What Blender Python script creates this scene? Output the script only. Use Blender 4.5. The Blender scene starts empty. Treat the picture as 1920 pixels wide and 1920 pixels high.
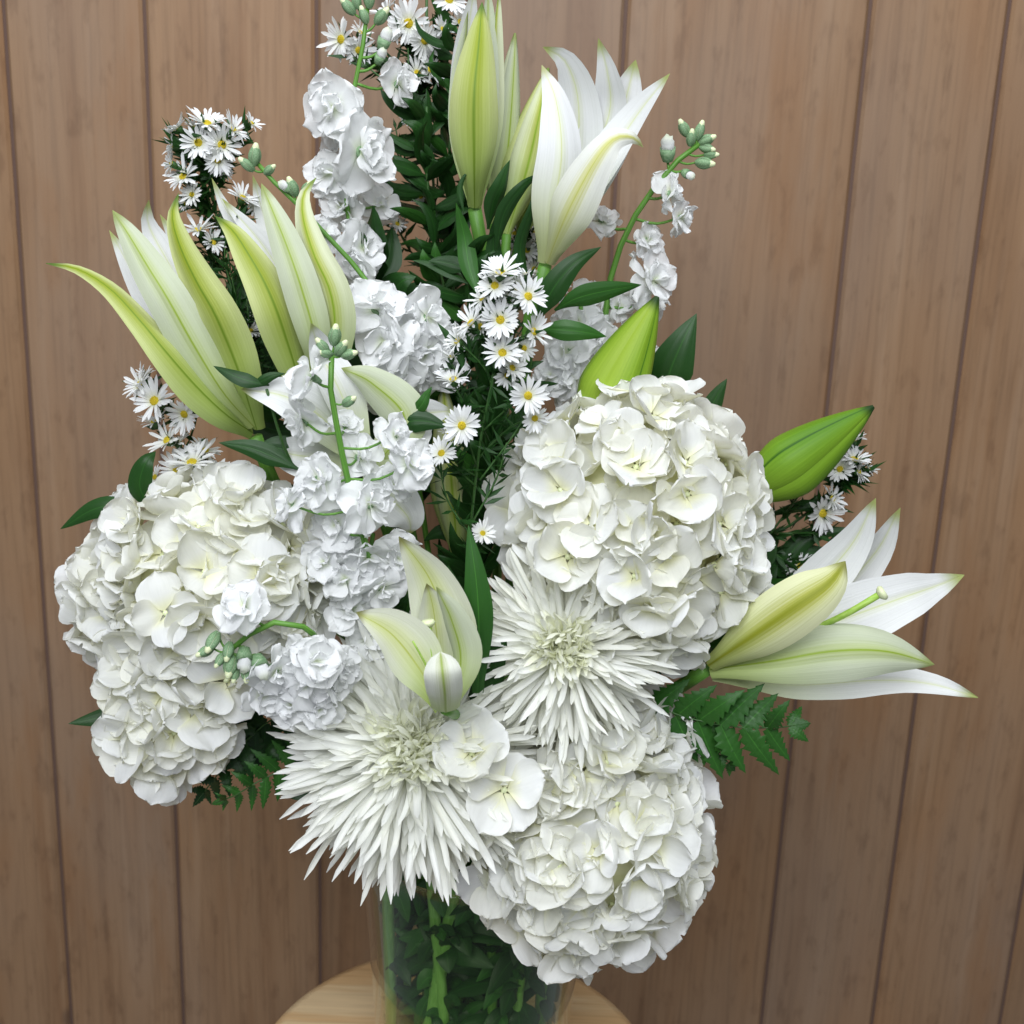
import bpy, math, random
import numpy as np
from mathutils import Vector, Matrix, noise

random.seed(7)
sc = bpy.context.scene
COL = sc.collection

# ------------------------------------------------------------------ camera
F = 2133.0                                   # focal length in photo pixels (1920 px wide frame)
PITCH, ROLL = math.radians(14.3), math.radians(2.25)
CAM = Vector((0, -0.727, 0.605))
_f = Vector((0, math.cos(PITCH), -math.sin(PITCH)))
_u0 = Vector((0, math.sin(PITCH), math.cos(PITCH)))
_r0 = Vector((1, 0, 0))
_c, _s = math.cos(ROLL), math.sin(ROLL)
CR = _r0 * _c + _u0 * _s
CU = _u0 * _c - _r0 * _s
cam = bpy.data.cameras.new('camera')
cam.sensor_width = 36; cam.lens = 36 * F / 1920; cam.clip_start = 0.02; cam.clip_end = 50
camo = bpy.data.objects.new('camera', cam); COL.objects.link(camo)
M = Matrix.Identity(4)
for i in range(3):
    M[i][0], M[i][1], M[i][2], M[i][3] = CR[i], CU[i], -_f[i], CAM[i]
camo.matrix_world = M
cam.dof.use_dof = True; cam.dof.focus_distance = 0.66; cam.dof.aperture_fstop = 11
sc.camera = camo

# ------------------------------------------------------------------ light
w = bpy.data.worlds.new('World'); sc.world = w; w.use_nodes = True
w.node_tree.nodes['Background'].inputs[0].default_value = (0.88, 0.93, 1.0, 1)
w.node_tree.nodes['Background'].inputs[1].default_value = 0.23

def area(name, loc, target, size, sizey, power, col):
    l = bpy.data.lights.new(name, 'AREA'); l.shape = 'RECTANGLE'
    l.size, l.size_y, l.energy, l.color = size, sizey, power, col
    o = bpy.data.objects.new(name, l); COL.objects.link(o)
    o.location = loc
    o.rotation_euler = (Vector(target) - Vector(loc)).to_track_quat('-Z', 'Y').to_euler()
    return o
area('ceiling_light', (-0.14, -1.30, 1.42), (0, 0.0, 0.38), 1.3, 0.9, 30.5, (0.935, 0.965, 1.0))
area('ceiling_light', (0.05, -0.30, 1.75), (0, 0.02, 0.40), 0.8, 0.4, 8.5, (0.935, 0.965, 1.0))

sc.view_settings.view_transform = 'Standard'
sc.view_settings.look = 'None'
sc.view_settings.exposure = 0
sc.view_settings.gamma = 1
sc.cycles.use_denoising = True
sc.cycles.max_bounces = 9
sc.cycles.transparent_max_bounces = 24
sc.cycles.diffuse_bounces = 6

# ------------------------------------------------------------------ helpers
def P(px, py, Y):
    d = _f + CR * ((px - 960) / F) - CU * ((py - 960) / F)
    return CAM + d * ((Y - CAM.y) / d.y)
def mpp(p):                                   # metres per photo pixel at a point
    return (Vector(p) - CAM).dot(_f) / F
def toward(p):
    return (CAM - Vector(p)).normalized()

def new_mesh(name, verts, faces, mats, uv=None, midx=None, smooth=True):
    me = bpy.data.meshes.new(name)
    me.from_pydata([tuple(v) for v in verts], [], faces)
    for m in mats: me.materials.append(m)
    if uv is not None:
        lay = me.uv_layers.new(name='UVMap')
        li = np.empty(len(me.loops), dtype=np.int32); me.loops.foreach_get('vertex_index', li)
        lay.data.foreach_set('uv', np.asarray(uv, dtype=np.float32)[li].ravel())
    if midx is not None: me.polygons.foreach_set('material_index', np.asarray(midx, dtype=np.int32))
    if smooth: me.polygons.foreach_set('use_smooth', np.ones(len(me.polygons), dtype=bool))
    me.update()
    return me

WM = {}
def put(name, me, parent=None, mw=None):
    """link one mesh object; mw is its world matrix (None: mesh is in the parent's own space)"""
    o = bpy.data.objects.new(name, me); COL.objects.link(o)
    if parent is not None:
        o.parent = parent
        pw = WM[parent]
        if mw is None: mw = pw.copy()
        o.matrix_basis = pw.inverted() @ mw
    else:
        if mw is None: mw = Matrix.Identity(4)
        o.matrix_basis = mw
    WM[o] = mw
    return o
def thing(name, label, cat, loc, group=None):
    o = bpy.data.objects.new(name, None); COL.objects.link(o)
    o.empty_display_size = 0.01
    o.location = loc; WM[o] = Matrix.Translation(loc)
    o['label'] = label; o['category'] = cat
    if group: o['group'] = group
    return o
def part(name, data, mats, parent):
    """mesh given in world coordinates, stored relative to its parent"""
    verts, faces, uv, midx = data
    inv = WM[parent].inverted()
    return put(name, new_mesh(name, [inv @ Vector(v) for v in verts], faces, mats, uv, midx), parent)

def spline(pts, n):
    pts = [Vector(p) for p in pts]
    if len(pts) == 2: return [pts[0].lerp(pts[1], i / (n - 1)) for i in range(n)]
    q = [pts[0] * 2 - pts[1]] + pts + [pts[-1] * 2 - pts[-2]]
    seg = [(q[i + 2] - q[i + 1]).length for i in range(len(pts) - 1)]
    tot = sum(seg); out = []
    for k in range(n):
        L = tot * k / (n - 1); i = 0
        while i < len(seg) - 1 and L > seg[i]: L -= seg[i]; i += 1
        t = min(1, L / max(seg[i], 1e-9))
        a, b, c, d = q[i], q[i + 1], q[i + 2], q[i + 3]
        out.append(0.5 * ((2 * b) + (c - a) * t + (2 * a - 5 * b + 4 * c - d) * t * t + (3 * b - a - 3 * c + d) * t ** 3))
    return out

def smooth01(x):
    x = max(0.0, min(1.0, x)); return x * x * (3 - 2 * x)

def ribbon(pts, W, tp=.45, b0=.3, tip=1.7, tpow=.9, cup=.6, roll=0, twist=0, outer=1, thick=.0009, nu=22, nv=11,
           ruffle=0.0, ridge=0.0, hint=None, teeth=0, seed=0, recurve=0.0):
    """a petal or leaf: closed thin shell swept along a centre line. side 0 = outer face, 1 = inner face"""
    C = spline(pts, nu)
    V = hint if hint is not None else toward(C[nu // 2])
    O, I, uv = [], [], []
    rnd = random.Random(seed)
    ph = rnd.uniform(0, 6.28); ph2 = rnd.uniform(0, 6.28)
    for i in range(nu):
        t = i / (nu - 1)
        T = (C[min(i + 1, nu - 1)] - C[max(i - 1, 0)]).normalized()
        S = T.cross(V)
        if S.length < 1e-4: S = T.cross(Vector((0, 0, 1)))
        S.normalize(); N = S.cross(T).normalized()
        if N.dot(V) < 0: N = -N; S = -S
        R = Matrix.Rotation(math.radians(roll + twist * t), 3, T)
        S = R @ S; N = (R @ N) * outer
        if t < tp: wv = b0 + (1 - b0) * smooth01(t / tp) ** .8
        else: wv = max(0.0, 1 - ((t - tp) / (1 - tp)) ** tip) ** tpow
        if teeth: wv *= 1 - .42 * ((t * teeth) % 1.0)
        wv = W * max(wv, .012)
        for j in range(nv):
            s = -1 + 2 * j / (nv - 1)
            cu = cup * (1 - .35 * t)
            a = s * cu; rho = wv / max(math.sin(min(cu, 1.55)), .05) if cu > .02 else 0
            if cu > .02: p = C[i] + S * (rho * math.sin(a)) + N * (rho * (math.cos(a) - 1))
            else: p = C[i] + S * (wv * s)
            e = abs(s) ** 2
            if ruffle:
                p = p + N * (ruffle * W * e * min(1, 3 * t) * (math.sin(t * 11 + ph + s) + .6 * math.sin(t * 23 + ph2 * (1 if s > 0 else 2))))
            if recurve: p = p + N * (recurve * wv * max(0, abs(s) - .55) ** 2 * 4 * smooth01(t * 1.5))
            if ridge: p = p + N * (ridge * wv * (math.exp(-(s / .10) ** 2) - .7 * math.exp(-((abs(s) - .22) / .10) ** 2)))
            h = thick * (1 - e * e) * min(1, 6 * t + .2) * min(1, (1 - t) * 6) * .5
            O.append(p + N * h); I.append(p - N * h); uv.append((s * .5 + .5, t))
    n = nu * nv
    faces, mi = [], []
    for i in range(nu - 1):
        for j in range(nv - 1):
            a, b, c, d = i * nv + j, i * nv + j + 1, (i + 1) * nv + j + 1, (i + 1) * nv + j
            faces.append((a, b, c, d) if outer > 0 else (a, d, c, b)); mi.append(0)
            faces.append((n + d, n + c, n + b, n + a) if outer > 0 else (n + a, n + b, n + c, n + d)); mi.append(1)
    return O + I, faces, uv + uv, mi

def tube(pts, r0, r1=None, n=9, sides=8, rad=None, cap=True):
    r1 = r0 if r1 is None else r1
    C = spline(pts, n)
    verts, faces, uv = [], [], []
    T0 = (C[1] - C[0]).normalized()
    S = T0.orthogonal().normalized()
    for i in range(n):
        T = (C[min(i + 1, n - 1)] - C[max(i - 1, 0)]).normalized()
        S = (S - T * S.dot(T)).normalized(); B = T.cross(S)
        t = i / (n - 1)
        r = rad(t) if rad else r0 + (r1 - r0) * t
        for k in range(sides):
            a = 2 * math.pi * k / sides
            verts.append(C[i] + S * (r * math.cos(a)) + B * (r * math.sin(a))); uv.append((k / sides, t))
    for i in range(n - 1):
        for k in range(sides):
            k2 = (k + 1) % sides
            faces.append((i * sides + k, i * sides + k2, (i + 1) * sides + k2, (i + 1) * sides + k))
    if cap:
        faces.append(tuple(reversed(range(sides)))); faces.append(tuple(range((n - 1) * sides, n * sides)))
    return verts, faces, uv, [0] * len(faces)
def join(*ds):
    V, Fc, U, Mi = [], [], [], []
    for v, f, u, m in ds:
        k = len(V); V += list(v); U += list(u); Mi += list(m)
        Fc += [tuple(i + k for i in q) for q in f]
    return V, Fc, U, Mi

def lathe(profile, n=64, centre=(0, 0, 0)):
    V, Fc, U = [], [], []
    m = len(profile)
    for i, (r, z) in enumerate(profile):
        for k in range(n):
            a = 2 * math.pi * k / n
            V.append((centre[0] + r * math.cos(a), centre[1] + r * math.sin(a), centre[2] + z)); U.append((k / n, i / (m - 1)))
    for i in range(m - 1):
        for k in range(n):
            k2 = (k + 1) % n
            Fc.append((i * n + k, i * n + k2, (i + 1) * n + k2, (i + 1) * n + k))
    return V, Fc, U, [0] * len(Fc)

def frame(p, nrm, up=None, spin=0, s=1.0, sx=None, sz=None):
    """matrix with local Z along nrm, placed at p"""
    z = Vector(nrm).normalized()
    x = (up if up is not None else z.orthogonal()).cross(z)
    if x.length < 1e-5: x = z.orthogonal()
    x.normalize(); y = z.cross(x)
    m = Matrix((x, y, z)).transposed().to_4x4() @ Matrix.Rotation(spin, 4, 'Z')
    m = m @ Matrix.Diagonal((s if sx is None else sx, s, s if sz is None else sz, 1))
    m.translation = p
    return m

# ------------------------------------------------------------------ materials
class NT:
    def __init__(self, name):
        self.m = bpy.data.materials.new(name); self.m.use_nodes = True
        self.t = self.m.node_tree; self.b = self.t.nodes['Principled BSDF']; self.out = self.t.nodes['Material Output']
    def n(self, typ, **kw):
        nd = self.t.nodes.new(typ)
        for k, v in kw.items(): setattr(nd, k, v)
        return nd
    def l(self, a, b): self.t.links.new(a, b)
    def mix(self, fac, a, b, mode='MIX'):
        nd = self.n('ShaderNodeMix', data_type='RGBA', blend_type=mode)
        for sock, val in ((nd.inputs[0], fac), (nd.inputs[6], a), (nd.inputs[7], b)):
            if hasattr(val, 'type'): self.l(val, sock)
            else: sock.default_value = val if not isinstance(val, tuple) else (*val, 1)
        return nd.outputs[2]
    def math(self, op, a, b=0.0, clamp=False):
        nd = self.n('ShaderNodeMath', operation=op, use_clamp=clamp)
        for sock, val in ((nd.inputs[0], a), (nd.inputs[1], b)):
            if hasattr(val, 'type'): self.l(val, sock)
            else: sock.default_value = val
        return nd.outputs[0]
    def ramp(self, fac, stops, interp='EASE'):
        nd = self.n('ShaderNodeValToRGB'); nd.color_ramp.interpolation = interp
        el = nd.color_ramp.elements
        while len(el) < len(stops): el.new(.5)
        for e, (p, c) in zip(el, stops): e.position = p; e.color = (*c, 1) if len(c) == 3 else c
        self.l(fac, nd.inputs[0]); return nd.outputs[0]
    def noise(self, vec, scale, detail=3, rough=.5):
        nd = self.n('ShaderNodeTexNoise'); nd.inputs['Scale'].default_value = scale
        nd.inputs['Detail'].default_value = detail; nd.inputs['Roughness'].default_value = rough
        if vec is not None: self.l(vec, nd.inputs['Vector'])
        return nd.outputs['Fac']
    def mapping(self, vec, scale=(1, 1, 1), loc=(0, 0, 0)):
        nd = self.n('ShaderNodeMapping'); nd.inputs['Scale'].default_value = scale; nd.inputs['Location'].default_value = loc
        self.l(vec, nd.inputs[0]); return nd.outputs[0]
    def bump(self, h, strength, dist):
        nd = self.n('ShaderNodeBump'); nd.inputs['Strength'].default_value = strength; nd.inputs['Distance'].default_value = dist
        self.l(h, nd.inputs['Height']); self.l(nd.outputs[0], self.b.inputs['Normal']); return nd.outputs[0]
    def finish(self, col, rough=.5, spec=.4, trans=0, tcol=None):
        if hasattr(col, 'type'): self.l(col, self.b.inputs['Base Color'])
        else: self.b.inputs['Base Color'].default_value = (*col, 1)
        if hasattr(rough, 'type'): self.l(rough, self.b.inputs['Roughness'])
        else: self.b.inputs['Roughness'].default_value = rough
        self.b.inputs['Specular IOR Level'].default_value = spec
        if trans:
            tr = self.n('ShaderNodeBsdfTranslucent')
            tc = col if tcol is None else tcol
            if hasattr(tc, 'type'): self.l(tc, tr.inputs[0])
            else: tr.inputs[0].default_value = (*tc, 1)
            mx = self.n('ShaderNodeMixShader'); mx.inputs[0].default_value = trans
            self.l(self.b.outputs[0], mx.inputs[1]); self.l(tr.outputs[0], mx.inputs[2]); self.l(mx.outputs[0], self.out.inputs[0])
        return self.m
    def uv(self):
        s = self.n('ShaderNodeSeparateXYZ'); t = self.n('ShaderNodeTexCoord'); self.l(t.outputs['UV'], s.inputs[0])
        return t.outputs['UV'], s.outputs[0], s.outputs[1]
    def rnd(self): return self.n('ShaderNodeObjectInfo').outputs['Random']

def petal_mat(name, white, cream, base, trans=.28, amount=1.0, veins=24, tcol=(.88, .84, .54), bmp=.15, rough=.7, spec=.12):
    m = NT(name); uv, u, v = m.uv()
    r = m.rnd()
    c = m.mix(m.math('MULTIPLY', m.math('POWER', r, 2.2), amount, True), white, cream)
    c = m.mix(m.ramp(v, [(0, (1, 1, 1)), (.48, (0, 0, 0))]), c, base)
    n1 = m.noise(m.mapping(uv, (1.0 * veins, 2.2, 1)), 1.0, 4, .6)
    c = m.mix(.16, c, m.ramp(n1, [(.3, (.62, .64, .62)), (.65, (1, 1, 1))]), 'MULTIPLY')
    m.bump(n1, bmp, .0006)
    return m.finish(c, rough, spec, trans, tcol)
HYD = petal_mat('hydrangea_petal', (.875, .89, .93), (.90, .90, .80), (.86, .865, .58), trans=.34, amount=.5, tcol=(.93, .905, .64))
STK = petal_mat('stock_petal', (.92, .925, .94), (.92, .93, .93), (.80, .86, .64), trans=.38, amount=.5, tcol=(.92, .93, .92), bmp=.10, rough=.85, spec=.08)
MUM = petal_mat('mum_petal', (.90, .91, .91), (.91, .91, .84), (.80, .83, .50), trans=.34, amount=.5, veins=5, tcol=(.93, .93, .76))
DAI = petal_mat('daisy_petal', (.90, .91, .93), (.90, .90, .86), (.82, .84, .70), trans=.28, amount=.4, veins=4, tcol=(.85, .85, .8))

def lily_mat(name, body, wash, rib, washw, ribw, base, tipc=None, streak=.5):
    m = NT(name); uv, u, v = m.uv()
    d = m.math('MULTIPLY', m.math('ABSOLUTE', m.math('SUBTRACT', u, .5)), 2.0)        # 0 mid .. 1 margin
    st = m.noise(m.mapping(uv, (34, 1.3, 1)), 1.0, 4, .6)
    dd = m.math('ADD', d, m.math('MULTIPLY', m.math('SUBTRACT', st, .5), streak))
    c = body
    g = m.ramp(dd, [(0, (1, 1, 1)), (washw, (0, 0, 0))])
    env = m.ramp(v, [(0, (.55,) * 3), (.35, (.8,) * 3), (.8, (1,) * 3)])
    g = m.math('MULTIPLY', g, env)
    c = m.mix(g, c, wash)
    bg = m.math('MULTIPLY', m.ramp(v, [(0, (1,) * 3), (.62, (0,) * 3)]), .85)
    c = m.mix(bg, c, base)
    rb = m.ramp(m.math('ADD', d, m.math('MULTIPLY', m.math('SUBTRACT', st, .5), .08)), [(0, (1,) * 3), (ribw, (0,) * 3)])
    c = m.mix(rb, c, rib)
    if tipc: c = m.mix(m.ramp(v, [(.90, (0,) * 3), (.985, (1,) * 3)]), c, tipc)
    c = m.mix(.25, c, m.ramp(st, [(.3, (.70, .72, .66)), (.6, (1, 1, 1))]), 'MULTIPLY')
    m.bump(st, .35, .0008)
    return m.finish(c, .5, .28, .18, c)
WHT = (.80, .82, .78)
L_GREEN = lily_mat('lily_outer_green', (.54, .59, .26), (.30, .37, .02), (.15, .25, .015), .95, .10, (.34, .48, .12), (.10, .18, .03))
L_MID = lily_mat('lily_outer_mid', (.66, .70, .48), (.43, .49, .06), (.24, .38, .02), .62, .09, (.38, .52, .12), (.18, .26, .05))
L_WHITE = lily_mat('lily_outer_white', (.56, .61, .45), (.48, .56, .25), (.28, .40, .03), .55, .085, (.46, .58, .16), (.30, .36, .12))
L_PURE = lily_mat('lily_outer_pure', (.745, .755, .76), (.74, .77, .62), (.62, .66, .34), .36, .05, (.55, .62, .22), (.42, .44, .2))
L_IN = lily_mat('lily_inner', (.82, .83, .83), (.78, .80, .68), (.70, .75, .46), .30, .06, (.60, .70, .28), (.40, .45, .15), .2)
L_INY = lily_mat('lily_inner_yellow', (.78, .80, .66), (.68, .73, .34), (.50, .56, .12), .75, .05, (.45, .58, .10), (.25, .25, .08), .5)
L_BUD = lily_mat('lily_bud_green', (.20, .37, .022), (.095, .24, .010), (.03, .11, .006), .9, .07, (.26, .44, .04), (.015, .05, .008), .7)
L_BUDL = lily_mat('lily_bud_light', (.32, .46, .045), (.20, .36, .018), (.07, .19, .01), .9, .06, (.30, .48, .05), (.02, .06, .01), .8)
L_YEL = lily_mat('lily_outer_yellow', (.77, .78, .73), (.60, .60, .20), (.50, .52, .13), .50, .05, (.55, .60, .22), (.36, .38, .15), .7)
L_OLIVE = lily_mat('lily_outer_olive', (.72, .74, .46), (.40, .42, .04), (.27, .30, .02), .75, .22, (.42, .50, .12), (.25, .26, .06), .8)
L_STRIPE = lily_mat('lily_outer_striped', (.74, .76, .68), (.52, .56, .34), (.30, .40, .08), .55, .12, (.50, .60, .24), None, .9)

def leaf_mat(name, c1, c2, rough=.42, trans=.12, spec=.32):
    m = NT(name); uv, u, v = m.uv()
    st = m.noise(m.mapping(uv, (22, 2.0, 1)), 1.0, 3, .6)
    big = m.noise(m.n('ShaderNodeTexCoord').outputs['Object'], 60, 2)
    c = m.mix(m.math('ADD', m.math('MULTIPLY', st, .5), m.math('MULTIPLY', m.rnd(), .5)), c1, c2)
    c = m.mix(m.math('MULTIPLY', big, .4), c, tuple(x * .6 for x in c1))
    d = m.math('MULTIPLY', m.math('ABSOLUTE', m.math('SUBTRACT', u, .5)), 2.0)
    c = m.mix(m.ramp(d, [(0, (.6,) * 3), (.07, (0,) * 3)]), c, tuple(min(1, x * 1.7) for x in c2))
    m.bump(st, .3, .0006)
    return m.finish(c, rough, spec, trans, tuple(min(1, x * 1.6) for x in c2))
LEAF = leaf_mat('leaf_dark', (.011, .046, .009), (.022, .090, .013))
LEAFB = leaf_mat('leaf_mid', (.022, .095, .014), (.045, .16, .022))
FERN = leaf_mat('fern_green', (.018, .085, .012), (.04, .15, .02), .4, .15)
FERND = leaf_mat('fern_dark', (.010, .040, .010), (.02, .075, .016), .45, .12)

def stem_mat(name, c1, c2, rough=.45):
    m = NT(name); uv, u, v = m.uv()
    st = m.noise(m.mapping(uv, (9, 14, 1)), 1.0, 4)
    c = m.mix(m.ramp(st, [(.3, (0,) * 3), (.7, (1,) * 3)]), c1, c2)
    m.bump(st, .25, .0006)
    return m.finish(c, rough, .4)
STEM = stem_mat('stem_green', (.07, .20, .022), (.14, .32, .05))
STEMD = stem_mat('stem_dark', (.025, .075, .016), (.05, .13, .028))
STEMP = stem_mat('stem_pale', (.13, .30, .05), (.22, .42, .11))
BUDG = stem_mat('stock_bud_green', (.12, .24, .11), (.26, .38, .22), .6)
CORE = stem_mat('flower_core', (.66, .68, .40), (.82, .82, .60), .8)
MUMC = stem_mat('mum_heart', (.74, .78, .40), (.86, .88, .60), .8)
YEL = stem_mat('daisy_disc', (.48, .36, .012), (.72, .60, .04), .75)
PIST = stem_mat('pistil_green', (.26, .46, .05), (.40, .58, .12))
BEAD = stem_mat('hydrangea_eye', (.62, .70, .36), (.78, .82, .58))

def wood_mat(name, c1, c2, c3, sc_=1.0, rough=.5):
    m = NT(name)
    tc = m.n('ShaderNodeTexCoord').outputs['Object']; r = m.rnd()
    cmb = m.n('ShaderNodeCombineXYZ'); m.l(m.math('MULTIPLY', r, 37.0), cmb.inputs[0]); m.l(m.math('MULTIPLY', r, 91.0), cmb.inputs[2])
    ad = m.n('ShaderNodeVectorMath', operation='ADD'); m.l(tc, ad.inputs[0]); m.l(cmb.outputs[0], ad.inputs[1]); vec = ad.outputs[0]
    wob = m.noise(m.mapping(vec, (5, 5, 1.2)), 1.0, 2); g4 = m.noise(m.mapping(vec, (3.2, 3.2, 1.1)), 1.0, 3, .6)
    ad2 = m.n('ShaderNodeVectorMath', operation='ADD')
    c2v = m.n('ShaderNodeCombineXYZ'); m.l(m.math('MULTIPLY', wob, .03), c2v.inputs[0]); m.l(vec, ad2.inputs[0]); m.l(c2v.outputs[0], ad2.inputs[1])
    g1 = m.noise(m.mapping(ad2.outputs[0], (26 * sc_, 26 * sc_, 1.1 * sc_)), 1.0, 5, .62)
    g2 = m.noise(m.mapping(ad2.outputs[0], (190 * sc_, 190 * sc_, 7 * sc_)), 1.0, 4, .6)
    g3 = m.noise(m.mapping(vec, (9 * sc_, 9 * sc_, 2.2 * sc_)), 1.0, 3, .55)
    c = m.ramp(g1, [(.25, c1), (.5, c2), (.78, c3)])
    c = m.mix(.55, c, m.ramp(g3, [(.30, (.70, .62, .56)), (.5, (1, 1, 1)), (.70, (1.0, .86, .70))]), 'MULTIPLY')
    c = m.mix(.34, c, m.ramp(g2, [(.34, (.55, .52, .50)), (.55, (1, 1, 1))]), 'MULTIPLY')
    c = m.mix(m.ramp(g4, [(.42, (0,) * 3), (.66, (.45,) * 3)]), c, (.235, .172, .130))
    g5 = m.noise(m.mapping(vec, (13, 13, 2.6), (5, 0, 3)), 1.0, 4, .6)
    c = m.mix(m.ramp(g5, [(.54, (0,) * 3), (.68, (.60,) * 3)]), c, (.245, .128, .060))
    g6 = m.noise(m.mapping(vec, (60, 60, 22), (1, 0, 9)), 1.0, 3, .6)
    c = m.mix(.5, c, m.ramp(g6, [(.30, (.66, .62, .60)), (.48, (1, 1, 1)), (.70, (1.0, 1.0, 1.0))]), 'MULTIPLY')
    vo = m.n('ShaderNodeTexVoronoi'); vo.inputs['Scale'].default_value = 1.0; m.l(m.mapping(vec, (15, 15, 7)), vo.inputs['Vector'])
    kn = m.math('MULTIPLY', m.ramp(vo.outputs['Distance'], [(.03, (1,) * 3), (.13, (0,) * 3)]), m.ramp(g3, [(.48, (0,) * 3), (.62, (.8,) * 3)]))
    c = m.mix(kn, c, (.085, .052, .036))
    t = m.math('ADD', m.math('MULTIPLY', r, .20), .90)
    vm = m.n('ShaderNodeVectorMath', operation='SCALE'); m.l(c, vm.inputs[0]); m.l(t, vm.inputs['Scale'])
    m.bump(g2, .18, .0008)
    return m.finish(vm.outputs[0], rough, .35)
WOOD = wood_mat('panel_wood', (.192, .098, .046), (.275, .163, .088), (.325, .212, .130))
GROOVE = NT('groove_wood').finish((.125, .078, .062), .7, .2)

def pine_mat():
    m = NT('pine')
    tc = m.n('ShaderNodeTexCoord').outputs['Object']
    g = m.noise(m.mapping(tc, (3.0, 46, 46), (.3, .17, 0)), 1.0, 4, .6)
    f = m.noise(m.mapping(tc, (9, 300, 300)), 1.0, 3, .6)
    c = m.ramp(g, [(.30, (.56, .33, .15)), (.46, (.70, .47, .24)), (.60, (.78, .60, .36))])
    c = m.mix(.3, c, m.ramp(f, [(.35, (.6, .55, .5)), (.6, (1, 1, 1))]), 'MULTIPLY')
    m.bump(f, .12, .0006)
    return m.finish(c, .38, .4)
PINE = pine_mat()

def clear_mat(name, tint, ior, rough=.02, gain=1.0):
    m = NT(name)
    tr = m.n('ShaderNodeBsdfTransparent'); tr.inputs[0].default_value = (*tint, 1)
    gl = m.n('ShaderNodeBsdfGlossy'); gl.inputs['Roughness'].default_value = rough; gl.inputs[0].default_value = (1, 1, 1, 1)
    lw = m.n('ShaderNodeLayerWeight'); f0 = ((ior - 1) / (ior + 1)) ** 2
    fr = m.n('ShaderNodeMath', operation='MULTIPLY_ADD'); m.l(m.math('POWER', lw.outputs['Facing'], 3.8), fr.inputs[0]); fr.inputs[1].default_value = 1 - f0; fr.inputs[2].default_value = f0 * .3
    mx = m.n('ShaderNodeMixShader'); m.l(m.math('MULTIPLY', fr.outputs[0], gain, True), mx.inputs[0])
    m.l(tr.outputs[0], mx.inputs[1]); m.l(gl.outputs[0], mx.inputs[2]); m.l(mx.outputs[0], m.out.inputs[0])
    return m.m
GLASS = clear_mat('vase_glass', (.93, .95, .93), 1.48, .015, 1.0)
WATER = clear_mat('vase_water', (.90, .93, .80), 1.1, .03, .2)

# ------------------------------------------------------------------ wall of grooved planks
YW = 0.33
def wx(px): return P(px, 0, YW).x
seams = [-640, -300, 3, 268, 592, 878, 1175, 1635, 1897, 2200, 2520]
z0, z1 = -0.75, 1.25
wall = bpy.data.objects.new('wall', None); COL.objects.link(wall); WM[wall] = Matrix.Translation((0, YW, 0)); wall.location = (0, YW, 0)
wall['kind'] = 'structure'; wall['label'] = 'brown stained wall of vertical grooved wood planks behind the flowers'
def box(x0, x1, y0, y1, za, zb, ch=0.0):
    # front edges (y0) chamfered by ch
    xs = [(x0, y1), (x0, y0 + ch), (x0 + ch, y0), (x1 - ch, y0), (x1, y0 + ch), (x1, y1)] if ch else [(x0, y1), (x0, y0), (x1, y0), (x1, y1)]
    k = len(xs)
    V = [(x, y, za) for x, y in xs] + [(x, y, zb) for x, y in xs]
    Fc = [(i, (i + 1) % k, k + (i + 1) % k, k + i) for i in range(k)] + [tuple(reversed(range(k))), tuple(range(k, 2 * k))]
    return V, Fc, [(0, 0)] * len(V), [0] * len(Fc)
for a, b in zip(seams[:-1], seams[1:]):
    xa, xb = wx(a) + .0016, wx(b) - .0016
    V, Fc, U, Mi = box(xa, xb, 0, .012, z0, z1, .0028)
    o = put('plank', new_mesh('plank', [(x - xa, y, z) for x, y, z in V], Fc, [WOOD], U, Mi, smooth=False), wall, Matrix.Translation((xa, YW, 0)))
V, Fc, U, Mi = box(wx(seams[0]), wx(seams[-1]), .0036, .016, z0 - .001, z1 + .001)
put('groove_backing', new_mesh('groove_backing', V, Fc, [GROOVE], U, Mi, smooth=False), wall, Matrix.Translation((0, YW, 0)))

# ------------------------------------------------------------------ round stand and vase
VX = P(886, 1900, 0).x
VASE = Vector((VX, 0.0, -0.018))
ZT = -0.020
RS = .158
st = thing('round_wooden_stand', 'round pale pine stand top under the glass vase', 'stand', (VX - .012, .004, ZT - .03))
prof = [(0, 0), (RS - .012, 0), (RS - .004, -.003), (RS, -.010), (RS, -.020), (RS - .004, -.026), (RS - .012, -.030), (0, -.030)]
part('top', lathe(prof, 96, (VX - .012, .004, ZT)), [PINE], st)

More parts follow.
